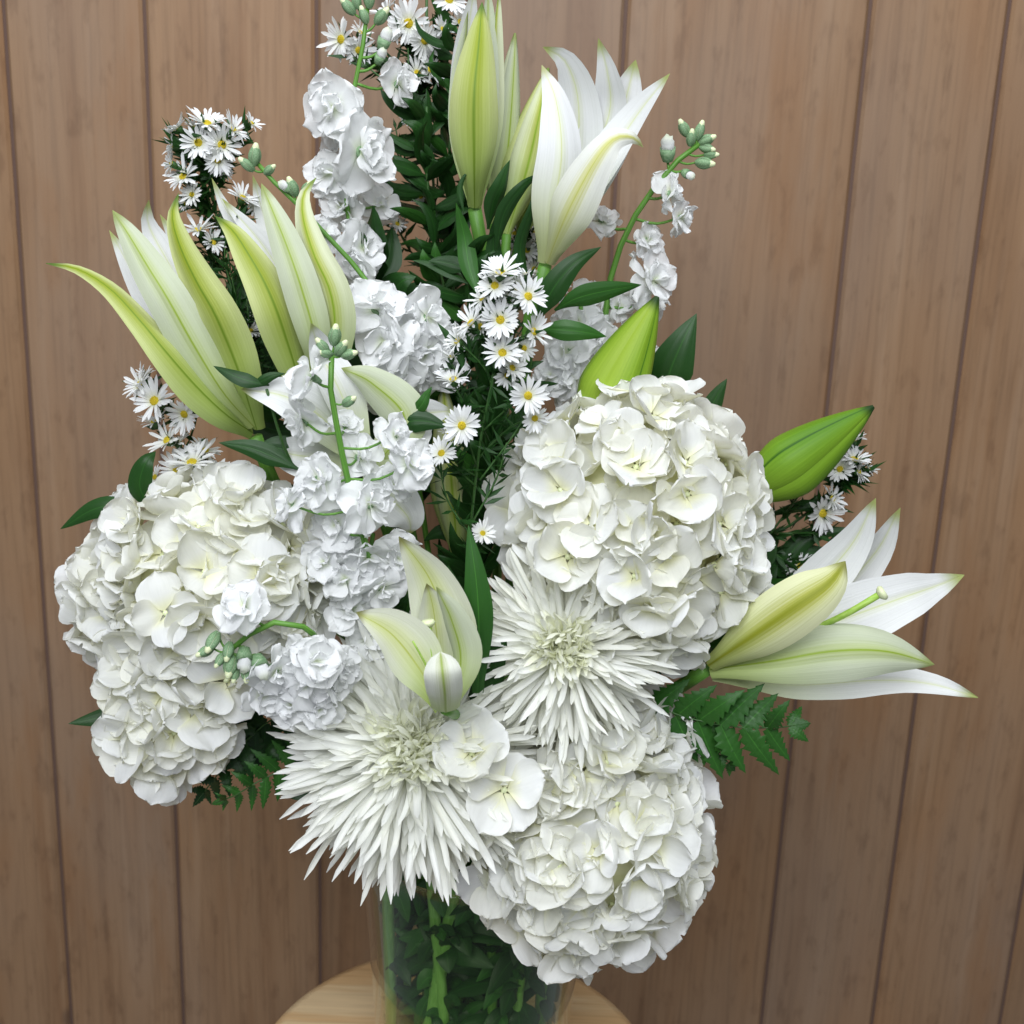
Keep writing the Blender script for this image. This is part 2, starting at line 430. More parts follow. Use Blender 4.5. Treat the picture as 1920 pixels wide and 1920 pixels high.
va = thing('glass_vase', 'clear tapered glass vase filled with water and green stems', 'vase', (VX, 0, ZT))
HV = .205
def rv(z): return .0675 + .0165 * (z / HV)
po = [(.001, 0), (rv(0) - .004, 0), (rv(0), .004)] + [(rv(z), z) for z in (.03, .07, .11, .15, .18, HV - .002)] + [(rv(HV) - .002, HV)] + \
     [(rv(z) - .0045, z) for z in (HV - .003, .18, .15, .11, .07, .03, .018)] + [(.03, .014), (.001, .013)]
part('glass', lathe(po, 72, (VX, 0, ZT + .001)), [GLASS], va)
WL = .165
pw = [(.001, .0150)] + [(rv(z) - .0056, z) for z in (.020, .05, .08, .11, .14, WL)] + [(.001, WL + .0002)]
part('water', lathe(pw, 48, (VX, 0, ZT + .001)), [WATER], va)
ZR = ZT + HV
vr = random.Random(3)
def vase_path(p0, back=.03, bot=None, up=0.0):
    """a stem's way from a flower base into the vase and down to its floor"""
    p0 = Vector(p0)
    a = math.atan2(p0.y, p0.x - VX) + vr.uniform(-.5, .5)
    ra = vr.uniform(.01, .052)
    rim = Vector((VX + ra * math.cos(a), ra * math.sin(a), ZR + .006))
    if bot is None:
        a2 = a + math.pi + vr.uniform(-.8, .8); rb = vr.uniform(.008, .046)
        bot = Vector((VX + rb * math.cos(a2), rb * math.sin(a2), ZT + .018))
    mid = p0.lerp(rim, .55) + Vector((0, back, up))
    return [p0, mid, rim, rim.lerp(bot, .5), bot]
def flower_thing(name, label, cat, p0, back=.03, r=.0028, mat=None, bot=None, group=None, up=0.0, r1=None):
    path = vase_path(p0, back, bot, up)
    t = thing(name, label, cat, path[-1], group)
    part('stem', tube(path, r1 or r, r, 22, 9), [mat or STEM], t)
    return t

# ------------------------------------------------------------------ hydrangeas
def hyd_petal(seed):
    r = random.Random(seed); nu, nv = 9, 9
    V, U = [], []
    cup, bend = r.uniform(.05, .5), r.uniform(-.30, .35)
    wd = r.uniform(.50, .60); ph = r.uniform(0, 6); k = r.uniform(1.5, 3); nt = r.uniform(-.02, .07); sk = r.uniform(-.12, .12)
    off = Vector((r.uniform(0, 50), 0, 0))
    for i in range(nu):
        t = math.sin(math.pi / 2 * i / (nu - 1)) ** 1.15
        ww = wd * max(.02, 1 - (abs(t - .57) / (.57 if t < .57 else .432)) ** 2.3) ** .5 * (.40 + .60 * smooth01(t / .4))
        for j in range(nv):
            s = -1 + 2 * j / (nv - 1)
            x = ww * s + sk * t * t
            y = t - nt * math.exp(-(s / .35) ** 2) * t ** 4 - .10 * s * s * (t - .5)
            z = cup * s * s * ww + bend * (t - .15) ** 2 + .05 * math.sin(k * s * 2 + ph + 3 * t) * t + .07 * noise.noise(Vector((x * 2, y * 2, 0)) + off)
            V.append((x, y, z)); U.append((s * .5 + .5, t))
    Fc = [(i * nv + j, i * nv + j + 1, (i + 1) * nv + j + 1, (i + 1) * nv + j) for i in range(nu - 1) for j in range(nv - 1)]
    return new_mesh('hydrangea_petal', V, Fc, [HYD], U)
HP = [hyd_petal(i) for i in range(14)]
def bead_mesh(name, mat, stretch=1.0):
    prof = [(.02, -.8), (.6, -.75), (1, -.1), (.75, .55), (.02, .8)]
    V, Fc, U, Mi = lathe([(a, b * stretch) for a, b in prof], 9)
    return new_mesh(name, V, Fc, [mat], U)
EYE = bead_mesh('floret_eye', BEAD)

def floret(parent, p, nrm, L, rnd, openness=None):
    """four rounded petals round a small eye"""
    el = rnd.uniform(2, 50) if openness is None else openness + rnd.uniform(0, 22)
    base = frame(p, nrm, None, rnd.uniform(0, 6.28))
    eye = put('floret', EYE, parent, base @ Matrix.Diagonal((L * .085,) * 3 + (1,)))
    n = 4 if rnd.random() < .86 else 5
    for q in range(n):
        e = math.radians(el + rnd.uniform(-12, 12))
        m = base @ Matrix.Rotation(q * 2 * math.pi / n + rnd.uniform(-.16, .16), 4, 'Z') @ Matrix.Translation((0, L * .03, (q % 2) * L * .03)) \
            @ Matrix.Rotation(e, 4, 'X') @ Matrix.Rotation(rnd.uniform(-.28, .28), 4, 'Y')
        s = L * rnd.uniform(.88, 1.12)
        put('petal', HP[rnd.randrange(len(HP))], eye, m @ Matrix.Diagonal((s * rnd.uniform(.92, 1.12), s, s, 1)))
    return eye
def lumpy(c, rx, ry, rz, n=20, amp=.12, seed=0):
    V, Fc, U = [], [], []
    m = n
    for i in range(n + 1):
        th = math.pi * i / n
        for k in range(m):
            a = 2 * math.pi * k / m
            d = Vector((math.sin(th) * math.cos(a), math.sin(th) * math.sin(a), math.cos(th)))
            s = 1 + amp * noise.noise(d * 3 + Vector((seed, 0, 0)))
            V.append(Vector(c) + Vector((d.x * rx, d.y * ry, d.z * rz)) * s); U.append((k / m, i / n))
    for i in range(n):
        for k in range(m):
            k2 = (k + 1) % m; Fc.append((i * m + k, i * m + k2, (i + 1) * m + k2, (i + 1) * m + k))
    return V, Fc, U, [0] * len(Fc)

def hydrangea(label, lobes, petal_px, seed, extra=(), back=.04, up=0.0, depth=.85):
    """lobes: (px, py, Y, rx px, ry px, number of florets)"""
    rnd = random.Random(seed)
    c0 = P(*lobes[0][:3])
    t = flower_thing('hydrangea', label, 'hydrangea', c0 + Vector((0, .02, 0)), back, .0038, STEMP, up=up)
    for li, (px, py, Y, rx, ry, n) in enumerate(lobes):
        c = P(px, py, Y); k = mpp(c); L = petal_px * k
        V = toward(c)
        RX, RY, RZ = rx * k, ry * k, depth * min(rx, ry) * k
        part('flower_core', lumpy(c, RX * .74, RZ * .74, RY * .74, 16, .2, seed + li), [CORE], t)
        N = int(n / .64)
        for i in range(N):
            z = 1 - 2 * (i + .5) / N; a = i * 2.39996 + seed
            d = Vector((math.sqrt(1 - z * z) * math.cos(a), math.sqrt(1 - z * z) * math.sin(a), z))
            d = (d + Vector((rnd.gauss(0, .10), rnd.gauss(0, .10), rnd.gauss(0, .10)))).normalized()
            if d.z < -.28: continue
            # ellipsoid in camera-facing axes
            rr = rnd.uniform(.80, 1.07) - L / (RX + RY)* .35
            off = CR * (d.x * RX * rr) + CU * (d.y * RY * rr) + V * (d.z * RZ * rr)
            nrm = (CR * (d.x / RX) + CU * (d.y / RY) + V * (d.z / RZ)).normalized()
            nrm = (nrm + Vector((rnd.gauss(0, .27), rnd.gauss(0, .27), rnd.gauss(0, .27)))).normalized()
            p = c + off
            inside = False
            for lj, (qx, qy, qY, qrx, qry, _) in enumerate(lobes):
                if lj != li:
                    cc = P(qx, qy, qY); dd = p - cc
                    if (dd.dot(CR) / (qrx * k)) ** 2 + (dd.dot(CU) / (qry * k)) ** 2 + (dd.dot(V) / (depth * min(qrx, qry) * k)) ** 2 < .5: inside = True
            if inside: continue
            floret(t, p, nrm, L * rnd.uniform(.78, 1.10), rnd)
    for (px, py, Y, Lpx, nx, ny, op) in extra:
        p = P(px, py, Y + .017); V = toward(p)
        fl = floret(t, p, (V + CR * (nx * 1.4 + rnd.gauss(0, .18)) + CU * (ny * 1.4 + rnd.gauss(0, .18))).normalized(), Lpx * .84 * mpp(p), rnd, op)
    return t

hydrangea('full round white hydrangea head above the spiky chrysanthemum, under the upright green bud',
          [(1200, 978, -.065, 214, 246, 128)], 70, 11,
          [(965, 955, -.085, 88, -.35, .1, 2), (1035, 1030, -.10, 92, -.2, -.1, 4), (1045, 905, -.11, 84, -.2, .2, 10), (985, 880, -.08, 70, -.7, .2, 12),
           (1140, 1115, -.125, 84, -.2, -.5, 14), (1265, 1215, -.10, 72, .1, -.8, 20)],
          up=.0)
hydrangea('creamy white hydrangea spreading wide beside the drooping stock buds and dark fern',
          [(408, 1095, -.065, 224, 180, 100), (255, 1130, -.06, 114, 98, 30), (322, 1325, -.085, 106, 116, 36)], 70, 23,
          [(310, 1150, -.14, 84, 0, .1, 10), (255, 985, -.10, 70, -.3, .5, 12), (425, 1275, -.13, 90, .2, -.2, 6), (310, 1440, -.10, 90, 0, -.7, 22), (505, 1090, -.125, 74, .2, .1, 52), (520, 1060, -.12, 66, .2, .1, 58)],
          up=.03)
hydrangea('low white hydrangea hanging over the rim, partly covering the glass vase',
          [(1104, 1568, -.105, 198, 210, 104), (1215, 1415, -.085, 84, 84, 20)], 74, 37,
          [(885, 1412, -.160, 98, -.25, .4, 6), (945, 1482, -.165, 98, -.1, .1, 4), (885, 1560, -.15, 92, -.5, -.1, 14), (935, 1640, -.145, 100, -.3, -.4, 8),
           (1090, 1720, -.16, 84, 0, -.35, 10), (1060, 1780, -.13, 76, 0, -.8, 18), (1140, 1390, -.13, 92, .1, .4, 10)],
          back=.05, up=.05)

# ------------------------------------------------------------------ spider chrysanthemums
def mum_petal(seed):
    r = random.Random(seed); nu, nv = 12, 5
    V, U = [], []
    b1, b2 = r.uniform(-.22, .10), r.uniform(-.10, .22); sw = r.uniform(-.20, .20); roll = r.uniform(.5, 1.5)
    hook = r.uniform(-.02, .10)
    for i in range(nu):
        t = (i / (nu - 1)) ** .8
        ww = .0245 * (.55 + .45 * smooth01(t / .35)) * (1 if t < .88 else max(.10, 1 - ((t - .88) / .12) ** 2.4))
        for j in range(nv):
            s = -1 + 2 * j / (nv - 1)
            x = ww * s + sw * t * t
            z = b1 * t * t + b2 * t ** 3 + hook * smooth01((t - .8) / .2) * .8 + roll * ww * s * s
            V.append((x, t, z)); U.append((s * .5 + .5, t))
    Fc = [(i * nv + j, i * nv + j + 1, (i + 1) * nv + j + 1, (i + 1) * nv + j) for i in range(nu - 1) for j in range(nv - 1)]
    return new_mesh('chrysanthemum_petal', V, Fc, [MUM], U)
MP = [mum_petal(i) for i in range(12)]
def mum(label, px, py, Y, rpx, tilt, seed, n, wide=1.0, droop=0.0, back=.03, up=0.0, more=0):
    rnd = random.Random(seed)
    c = P(px, py, Y); k = mpp(c); R = rpx * k
    ax = (toward(c) + CR * tilt[0] + CU * tilt[1]).normalized()
    root = c - ax * R * .22
    t = flower_thing('spider_chrysanthemum', label, 'chrysanthemum', root, back, .0032, STEM, up=up)
    part('calyx', lumpy(root, R * .10, R * .10, R * .10, 10, .1, seed), [STEMP], t)
    part('flower_heart', lumpy(root + ax * R * .12, R * .15, R * .15, R * .15, 12, .2, seed), [MUMC], t)
    for i in range(n):
        q = (i + .5) / n                              # 0 centre .. 1 outside
        ang = i * 2.39996 + rnd.uniform(-.22, .22)
        el = math.radians(70 - (78 + droop) * q ** .72 + rnd.uniform(-9, 9))
        L = R * (.34 + .72 * smooth01(q * 1.05) ** .8) * rnd.uniform(.80, 1.10)
        m = frame(root + ax * (R * .12 * (1 - q)), ax, CU, ang) @ Matrix.Translation((0, R * .03, 0)) @ Matrix.Rotation(el, 4, 'X') @ Matrix.Rotation(rnd.uniform(-.5, .5), 4, 'Y')
        wv = R * wide * rnd.uniform(.8, 1.15) * (1.0 if q > .25 else .95)
        put('petal', MP[rnd.randrange(len(MP))], t, m @ Matrix.Diagonal((wv, L, L * .8, 1)))
    D = []
    def bake(m, me, vs=1.0):
        uvs = [(0, 0)] * len(me.vertices)
        for lp, ud in zip(me.loops, me.uv_layers[0].data): uvs[lp.vertex_index] = (ud.uv[0], ud.uv[1] * vs)
        D.append(([m @ v.co for v in me.vertices], [tuple(p.vertices) for p in me.polygons], uvs, [0] * len(me.polygons)))
    for i in range(more):                             # petals packed underneath the counted ones
        q = rnd.uniform(.45, 1); ang = rnd.uniform(0, 6.283)
        el = math.radians(62 - (78 + droop) * q ** .72 + rnd.uniform(-9, 9)); L = R * (.34 + .72 * smooth01(q * 1.05) ** .8) * rnd.uniform(.72, 1.0)
        m = frame(root, ax, CU, ang) @ Matrix.Translation((0, R * .03, 0)) @ Matrix.Rotation(el, 4, 'X') @ Matrix.Rotation(rnd.uniform(-.5, .5), 4, 'Y')
        bake(m @ Matrix.Diagonal((R * wide, L, L * .8, 1)), MP[rnd.randrange(len(MP))])
    for i in range(190):                              # the tight heart, too small to pick apart
        q = (i + .5) / 190; ang = i * 2.39996 + rnd.uniform(-.3, .3)
        el = math.radians(92 - 48 * q + rnd.uniform(-8, 8)); L = R * (.20 + .20 * q) * rnd.uniform(.8, 1.15)
        m = frame(root + ax * (R * .13), ax, CU, ang) @ Matrix.Translation((0, R * (.01 + .05 * q), 0)) @ Matrix.Rotation(el, 4, 'X') @ Matrix.Rotation(rnd.uniform(-.7, .7), 4, 'Y') @ Matrix.Diagonal((R * 1.1, L, L * 1.6, 1))
        me = MP[rnd.randrange(len(MP))]
        bake(m, me, .34)
    h = part('inner_petals', join(*D), [MUM], t); h['kind'] = 'stuff'
    return t
mum('dense spiky white chrysanthemum with pale yellow centre over the vase rim', 768, 1400, -.135, 262, (-.15, .10), 5, 300, 1.0, 4, up=.04, more=640)
mum('loose spiky white chrysanthemum between the two round hydrangeas', 1058, 1212, -.125, 205, (-.02, .05), 9, 210, 1.12, 6, up=.03, more=190)

# ------------------------------------------------------------------ stocks (ruffled white spikes)
def stock_petal(seed):
    r = random.Random(100 + seed); nu, nv = 12, 15
    V, U = [], []
    cup, bend = r.uniform(-.25, .45), r.uniform(-.45, .30); wd = r.uniform(.46, .62)
    ph, ph2 = r.uniform(0, 6), r.uniform(0, 6); amp = r.uniform(.05, .11); fold = r.uniform(-.3, .3)
    off = Vector((r.uniform(0, 90), 3, 0))
    for i in range(nu):
        t = math.sin(math.pi / 2 * i / (nu - 1)) ** 1.2
        ww = wd * max(.03, 1 - (abs(t - .64) / (.64 if t < .64 else .368)) ** 2.2) ** .5 * (.22 + .78 * smooth01(t / .55))
        for j in range(nv):
            s = -1 + 2 * j / (nv - 1)
            y = t * (1 - .13 * s * s) + .03 * math.sin(6 * s + ph) * t ** 3 + .016 * math.sin(17 * s + ph2) * t ** 4
            x = ww * s
            z = cup * s * s * ww + bend * t * t + amp * t * t * (math.sin(4.6 * s + ph) + .45 * math.sin(9.5 * s + ph2 + 4 * t) + .22 * t * t * math.sin(19 * s + ph)) + fold * t * t * s * .35
            z += .13 * t * noise.noise(Vector((x * 2.6, y * 2.6, 0)) + off) + .025 * t * noise.noise(Vector((x * 8, y * 8, 4)) + off)
            V.append((x, y, z)); U.append((s * .5 + .5, t))
    Fc = [(i * nv + j, i * nv + j + 1, (i + 1) * nv + j + 1, (i + 1) * nv + j) for i in range(nu - 1) for j in range(nv - 1)]
    return new_mesh('stock_petal', V, Fc, [STK], U)
SP = [stock_petal(i) for i in range(14)]
V_, F_, U_, M_ = lathe([(.02, -1.0), (.22, -.95), (.34, -.5), (.40, 0), (.46, .25), (.30, .22), (.02, .1)], 9)
CALYX = new_mesh('calyx', V_, F_, [BUDG], U_)
def bud_mesh():
    D = []
    for q in range(4):
        a = q * math.pi / 2
        V, U = [], []
        nu, nv = 7, 5
        for i in range(nu):
            t = i / (nu - 1); r = .46 * math.sin(math.pi * min(1, .10 + .86 * t)) ** .7
            for j in range(nv):
                s = -1 + 2 * j / (nv - 1); b = a + s * .74
                rr = r * (1.06 - .16 * s * s)
                V.append((rr * math.cos(b), rr * math.sin(b), t * 1.5 - .1)); U.append((s * .5 + .5, t))
        Fc = [(i * nv + j, i * nv + j + 1, (i + 1) * nv + j + 1, (i + 1) * nv + j) for i in range(nu - 1) for j in range(nv - 1)]
        D.append((V, Fc, U, [0] * len(Fc)))
    core = lathe([(.02, 0), (.34, .3), (.36, .8), (.24, 1.3), (.14, 1.52), (.02, 1.56)], 9)
    core = (core[0], core[1], core[2], [1] * len(core[1]))
    V, Fc, U, Mi = join(*D, core)
    return new_mesh('flower_bud', V, Fc, [BUDG, BEAD], U, Mi)
SBUD = bud_mesh()
def open_bud_mesh():
    V, Fc, U, Mi = join((lambda d: (d[0], d[1], d[2], [0] * len(d[1])))(lathe([(.02, 0), (.34, .1), (.48, .5), (.50, .95), (.46, .9), (.02, .8)], 9)),
                        (lambda d: (d[0], d[1], d[2], [1] * len(d[1])))(lumpy((0, 0, 1.15), .46, .46, .55, 10, .35, 3)))
    return new_mesh('opening_bud', V, Fc, [BUDG, STK], U, Mi)
OBUD = open_bud_mesh()

def blossom(parent, px, py, Y, rpx, rnd, away=None, n=(5, 4, 3), tilt=None):
    c = P(px, py, Y); k = mpp(c); R = rpx * k * .86
    d = toward(c) * 1.0 + Vector((0, 0, .25))
    if away is not None:
        o = (c - away); o = o - toward(c) * o.dot(toward(c))
        if o.length > 1e-4: d += o.normalized() * .75
    d += Vector((rnd.gauss(0, .25), 0, rnd.gauss(0, .25)))
    if tilt: d = toward(c) * .35 + CR * tilt[0] + CU * tilt[1]
    d.normalize()
    root = c - d * R * .40
    ca = put('blossom', CALYX, parent, frame(root, d, None, 0, R * .42))
    for ring, (cnt, el, ll) in enumerate(zip(n, (2, 28, 60), (1.08, .88, .58))):
        for q in range(cnt):
            e = math.radians(el + rnd.uniform(-20, 20))
            m = frame(root + d * (R * .07 * ring), d, None, q * 2 * math.pi / cnt + ring * .6 + rnd.uniform(-.42, .42)) @ Matrix.Rotation(e, 4, 'X') @ Matrix.Rotation(rnd.uniform(-.5, .5), 4, 'Y')
            L = R * ll * rnd.uniform(.92, 1.22)
            put('petal', SP[rnd.randrange(len(SP))], ca, m @ Matrix.Diagonal((L * rnd.uniform(.9, 1.2), L, L, 1)))
    return root
def stock(label, stem_px, Y, blossoms, buds, seed, r_px=9, back=.02, openb=()):
    """stem_px from tip downwards: (px, py[, Y])"""
    rnd = random.Random(seed)
    S = [P(p[0], p[1], p[2] if len(p) > 2 else Y) for p in stem_px]
    path = S + vase_path(S[-1], back)[1:]
    k = mpp(S[0])
    t = thing('stock_flower', label, 'stock flower', path[-1])
    n = 34
    part('stem', tube(path, r_px * k * .45, r_px * k * 1.05, n, 9), [STEM], t)
    pts = spline(S, 24)
    def twig(tgt, r):
        b = min(pts, key=lambda q: (q - tgt).length + max(0, (q - tgt).dot(CU)) * 1.5)
        if (b - tgt).length < .003: return
        m = b.lerp(tgt, .5) - CU * ((b - tgt).length * .12)
        part('flower_stalk', tube([b, m, tgt], r, r * .8, 7, 6), [STEM], t)
    for bb in blossoms:
        px, py, rp = bb[:3]; y = bb[3] if len(bb) > 3 else Y
        c = P(px, py, y)
        aw = min(pts, key=lambda q: (q - c).length)
        root = blossom(t, px, py, y, rp, rnd, aw, tilt=bb[4] if len(bb) > 4 else None)
        if (root - aw).length < .05: twig(root, 3.0 * k)
    for (px, py, sp, ax, ay) in buds:
        p = P(px, py, Y - .002)
        d = (CR * ax - CU * ay + toward(p) * .45).normalized()
        put('bud', SBUD, t, frame(p - d * sp * k * .7, d, None, rnd.uniform(0, 3), sp * k)); twig(p - d * sp * k * .7, 2.4 * k)
    for (px, py, sp, ax, ay) in openb:
        p = P(px, py, Y - .002)
        d = (CR * ax - CU * ay + toward(p) * .45).normalized()
        put('opening_bud', OBUD, t, frame(p - d * sp * k * .7, d, None, rnd.uniform(0, 3), sp * k)); twig(p - d * sp * k * .7, 3.0 * k)
    return t

stock('tall white stock spike with green buds at its tip, beside the tall closed lily bud',
      [(690, 10), (683, 70), (672, 130), (655, 215), (650, 330), (655, 430), (690, 560)], .0,
      [(622, 198, 66, -.012), (692, 285, 74, -.02), (758, 155, 50, .01, (.9, .2)), (612, 318, 62, .0), (632, 385, 52, .0), (690, 462, 62, -.012), (716, 380, 46, .02),
       (660, 225, 50, .005), (625, 250, 40, .012)],
      [(652, 12, 23, -.6, -.7), (692, -5, 24, 0, -1), (682, 28, 20, -.3, -.9), (716, 30, 24, .5, -.6), (668, 0, 20, -.2, -1)], 2,
      openb=[(720, 78, 26, .3, -.8), (712, 108, 20, .3, -.6)])
stock('white stock leaning behind the two pale green lilies, blooms massed at centre',
      [(470, 292), (500, 328), (560, 385), (620, 450), (688, 528), (740, 640)], -.035,
      [(712, 565, 72, -.05), (708, 640, 78, -.055), (770, 620, 66, -.045), (812, 590, 60, -.04), (745, 700, 66, -.055), (800, 670, 58, -.045), (790, 720, 50, -.04),
       (668, 505, 42, -.02), (615, 430, 42, -.01), (850, 640, 44, -.03), (720, 745, 46, -.045), (840, 690, 40, -.03)],
      [(478, 290, 26, .1, -1), (462, 308, 22, -.6, -.5), (548, 350, 24, -.3, -.7), (506, 318, 18, .6, -.5), (575, 352, 18, .4, -.7)], 3, openb=[(540, 352, 20, -.7, -.4)])
stock('white stock on a thick bare green stem rising in front of the creamy hydrangea',
      [(622, 668), (620, 730), (632, 800), (652, 900), (676, 985), (693, 1050, -.110), (715, 1130, -.05)], -.118,
      [(568, 696, 58, -.125, (-.8, .5)), (556, 800, 58, -.105, (-.6, -.3)), (748, 812, 46, -.12), (682, 852, 54, -.105), (775, 866, 52, -.12), (702, 940, 58, -.125), (648, 792, 36, -.10),
       (588, 900, 60, -.12), (532, 945, 50, -.12, (-.7, .1)), (622, 985, 56, -.11), (745, 905, 44, -.11)],
      [(628, 628, 26, .1, -.9), (604, 648, 22, -.5, -.6), (640, 652, 24, .4, -.5), (610, 662, 20, -.7, -.1), (655, 664, 22, .8, -.2), (655, 752, 22, .5, -.3)], 4, r_px=12)
stock('white stock blossoms packed between the small open lily and creamy hydrangea',
      [(700, 1000), (690, 1060), (680, 1130), (690, 1230)], -.085,
      [(690, 1055, 62, -.115), (752, 1048, 56, -.105), (640, 1085, 60, -.115), (722, 1110, 54, -.115), (655, 1145, 56, -.11), (695, 1200, 52, -.105), (605, 1050, 50, -.11), (640, 1010, 46, -.11)],
      [], 6)
stock('white stock with nodding grey-green buds drooping over the creamy hydrangea',
      [(428, 1222), (470, 1188), (520, 1166), (570, 1176), (604, 1212, -.125), (640, 1290, -.08)], -.150,
      [(596, 1238, 58, -.155), (572, 1292, 58, -.15), (520, 1268, 54, -.15), (636, 1290, 54, -.14), (500, 1306, 46, -.14), (450, 1128, 58, -.155), (600, 1330, 50, -.14), (545, 1328, 48, -.14), (560, 1236, 46, -.145), (650, 1250, 46, -.135)],
      [(398, 1204, 28, -.4, .7), (428, 1222, 24, -.2, .9), (384, 1222, 22, -.8, .4), (432, 1248, 30, -.2, .9), (412, 1238, 20, -.5, .8), (462, 1262, 24, .0, 1), (440, 1265, 20, -.2, 1)], 8, r_px=11,
      openb=[(458, 1232, 30, .0, .9), (487, 1246, 32, .3, .8)])
stock('slender curving white stock with dark green buds, alone against the planks',
      [(1322, 262), (1280, 292), (1232, 345), (1185, 415), (1150, 500), (1135, 590), (1120, 700)], .02,
      [(1268, 362, 42, .015, (.8, .1)), (1288, 410, 42, .02, (.8, -.1)), (1222, 448, 40, .02, (.3, .1)), (1238, 520, 62, .015, (.4, .2)), (1222, 575, 54, .02, (.3, -.4)), (1165, 570, 44, .02),
       (1132, 402, 42, .03, (.2, .6)), (1205, 655, 46, .03)],
      [(1282, 240, 22, -.4, -.8), (1312, 244, 22, .3, -.9), (1326, 262, 22, .7, -.3), (1326, 278, 20, .9, .2), (1296, 258, 20, .1, -.7), (1322, 306, 24, .9, .1), (1334, 290, 18, .9, .0)], 10, r_px=11,
      openb=[(1252, 284, 30, .0, -.7), (1288, 326, 18, .6, .3)])
stock('white stock blooms half hidden behind the upright green lily bud',
      [(1090, 560), (1085, 640), (1070, 740)], .015,
      [(1090, 598, 60, .01), (1052, 660, 60, -.005), (1060, 715, 56, -.01), (1130, 640, 54, .01), (1030, 700, 46, -.005), (1170, 690, 50, .01), (1110, 560, 44, .02)], [], 12)

# ------------------------------------------------------------------ lilies
def lily(label, base, Y, petals, back=.03, r_px=13, pistil=None, group=None, stem_from=None, stamens=()):
    b = P(base[0], base[1], Y); k = mpp(b)
    path = vase_path(b, back)
    if stem_from: path = [b] + [P(x, y, Y + dy) for x, y, dy in stem_from] + vase_path(P(stem_from[-1][0], stem_from[-1][1], Y + stem_from[-1][2]), back)[1:]
    t = thing('lily', label, 'lily', path[-1], group)
    part('stem', tube(path, r_px * k, r_px * k * .8, 26, 10), [STEM], t)
    for i, pd in enumerate(petals):
        pts, W, kw = pd[0], pd[1], dict(pd[2]) if len(pd) > 2 else {}
        mo, mi = kw.pop('mo', L_WHITE), kw.pop('mi', L_IN)
        pp = [P(x, y, Y + dy) for x, y, dy in pts]
        kk = mpp(pp[len(pp) // 2])
        part('petal', ribbon(pp, W * kk, thick=.0013, seed=i * 7 + int(base[0]), nu=26, nv=13, ridge=kw.pop('ridge', .05), **kw), [mo, mi], t)
    if pistil:
        pp = [P(x, y, Y + dy) for x, y, dy in pistil]
        ps = part('pistil', tube(pp, 5.0 * k, 6.5 * k, 10, 8), [PIST], t)
        d = (pp[-1] - pp[-2]).normalized()
        part('stigma', tube([pp[-1] - d * 4 * k, pp[-1] + d * 3 * k, pp[-1] + d * 10 * k], 7 * k, 7 * k, 7, 9, rad=lambda q: (7 + 7 * math.sin(q * 2.6)) * k), [BEAD], ps)
    for s in stamens:
        part('stamen', tube([P(x, y, Y + dy) for x, y, dy in s], 2.6 * k, 2.0 * k, 8, 6), [PIST], t)
    return t
G_, M2_, W_, PU_, IY_, ST_ = L_GREEN, L_MID, L_WHITE, L_PURE, L_INY, L_STRIPE

lily('opening pale green lily with one long petal curling far out over the planks', (479, 818), -.045, [
    ([(476, 800, .01), (400, 640, .022), (315, 492, .028), (278, 420, .026), (279, 375, .02)], 32, dict(mo=W_, outer=-1, tp=.55, roll=12, tip=2.0, cup=.8)),
    ([(478, 800, .01), (420, 640, .03), (345, 480, .035), (300, 402, .03)], 30, dict(mo=W_, outer=-1, tp=.5)),
    ([(472, 804, 0), (375, 690, .008), (280, 560, .010), (205, 432, .008)], 34, dict(mo=W_, outer=-1, tp=.5)),
    ([(476, 800, -.006), (420, 738, -.026), (365, 650, -.034), (315, 561, -.036), (279, 503, -.032), (242, 441, -.026), (211, 394, -.02)], 41, dict(mo=W_, tip=2.1, tpow=.8, cup=.8, tp=.5, b0=.30, ridge=.14, ruffle=.012, recurve=.12)),
    ([(474, 812, 0), (425, 780, -.024), (370, 729, -.036), (312, 663, -.042), (264, 605, -.038), (206, 543, -.028), (144, 505, -.020), (86, 494, -.014)], 37, dict(mo=G_, roll=30, cup=1.0, tp=.34, tip=1.25, b0=.34, recurve=.45, ruffle=.015)),
    ([(482, 806, -.004), (456, 718, -.024), (432, 652, -.030), (403, 586, -.034), (370, 528, -.030), (339, 462, -.022), (324, 404, -.012), (335, 362, -.002)], 45, dict(mo=G_, cup=1.0, tp=.42, b0=.34, roll=-26, recurve=.35, ruffle=.012, tip=1.5)),
], r_px=13, stem_from=[(498, 870, .004), (530, 940, .02)])
lily('opening pale green lily standing upright beside the ruffled stock stem', (600, 755), -.04, [
    ([(595, 730, .01), (530, 590, .022), (462, 440, .028), (425, 395, .026), (397, 334, .022)], 27, dict(mo=W_, outer=-1)),
    ([(602, 730, .01), (550, 560, .03), (500, 420, .035), (474, 329, .03)], 28, dict(mo=W_, outer=-1, tip=2.0)),
    ([(600, 735, .01), (575, 600, .02), (500, 470, .022), (416, 372, .018)], 30, dict(mo=W_, outer=-1)),
    ([(604, 750, -.008), (592, 640, -.034), (565, 540, -.038), (538, 462, -.034), (512, 397, -.028), (490, 344, -.02)], 36, dict(mo=W_, tip=2.1, tpow=.8, cup=.8, tp=.48, ridge=.14, recurve=.12)),
    ([(594, 755, -.005), (562, 712, -.020), (541, 652, -.028), (519, 586, -.034), (494, 528, -.032), (465, 477, -.026), (436, 433, -.018), (404, 405, -.008)], 42, dict(mo=G_, cup=.95, roll=18, tp=.46, b0=.34, recurve=.35, ruffle=.012)),
    ([(608, 752, -.004), (622, 674, -.020), (629, 601, -.030), (618, 539, -.032), (590, 477, -.028), (570, 410, -.018), (570, 364, -.012), (593, 333, -.004)], 38, dict(mo=M2_, cup=1.0, roll=-24, tp=.42, b0=.34, recurve=.35)),
], r_px=13)
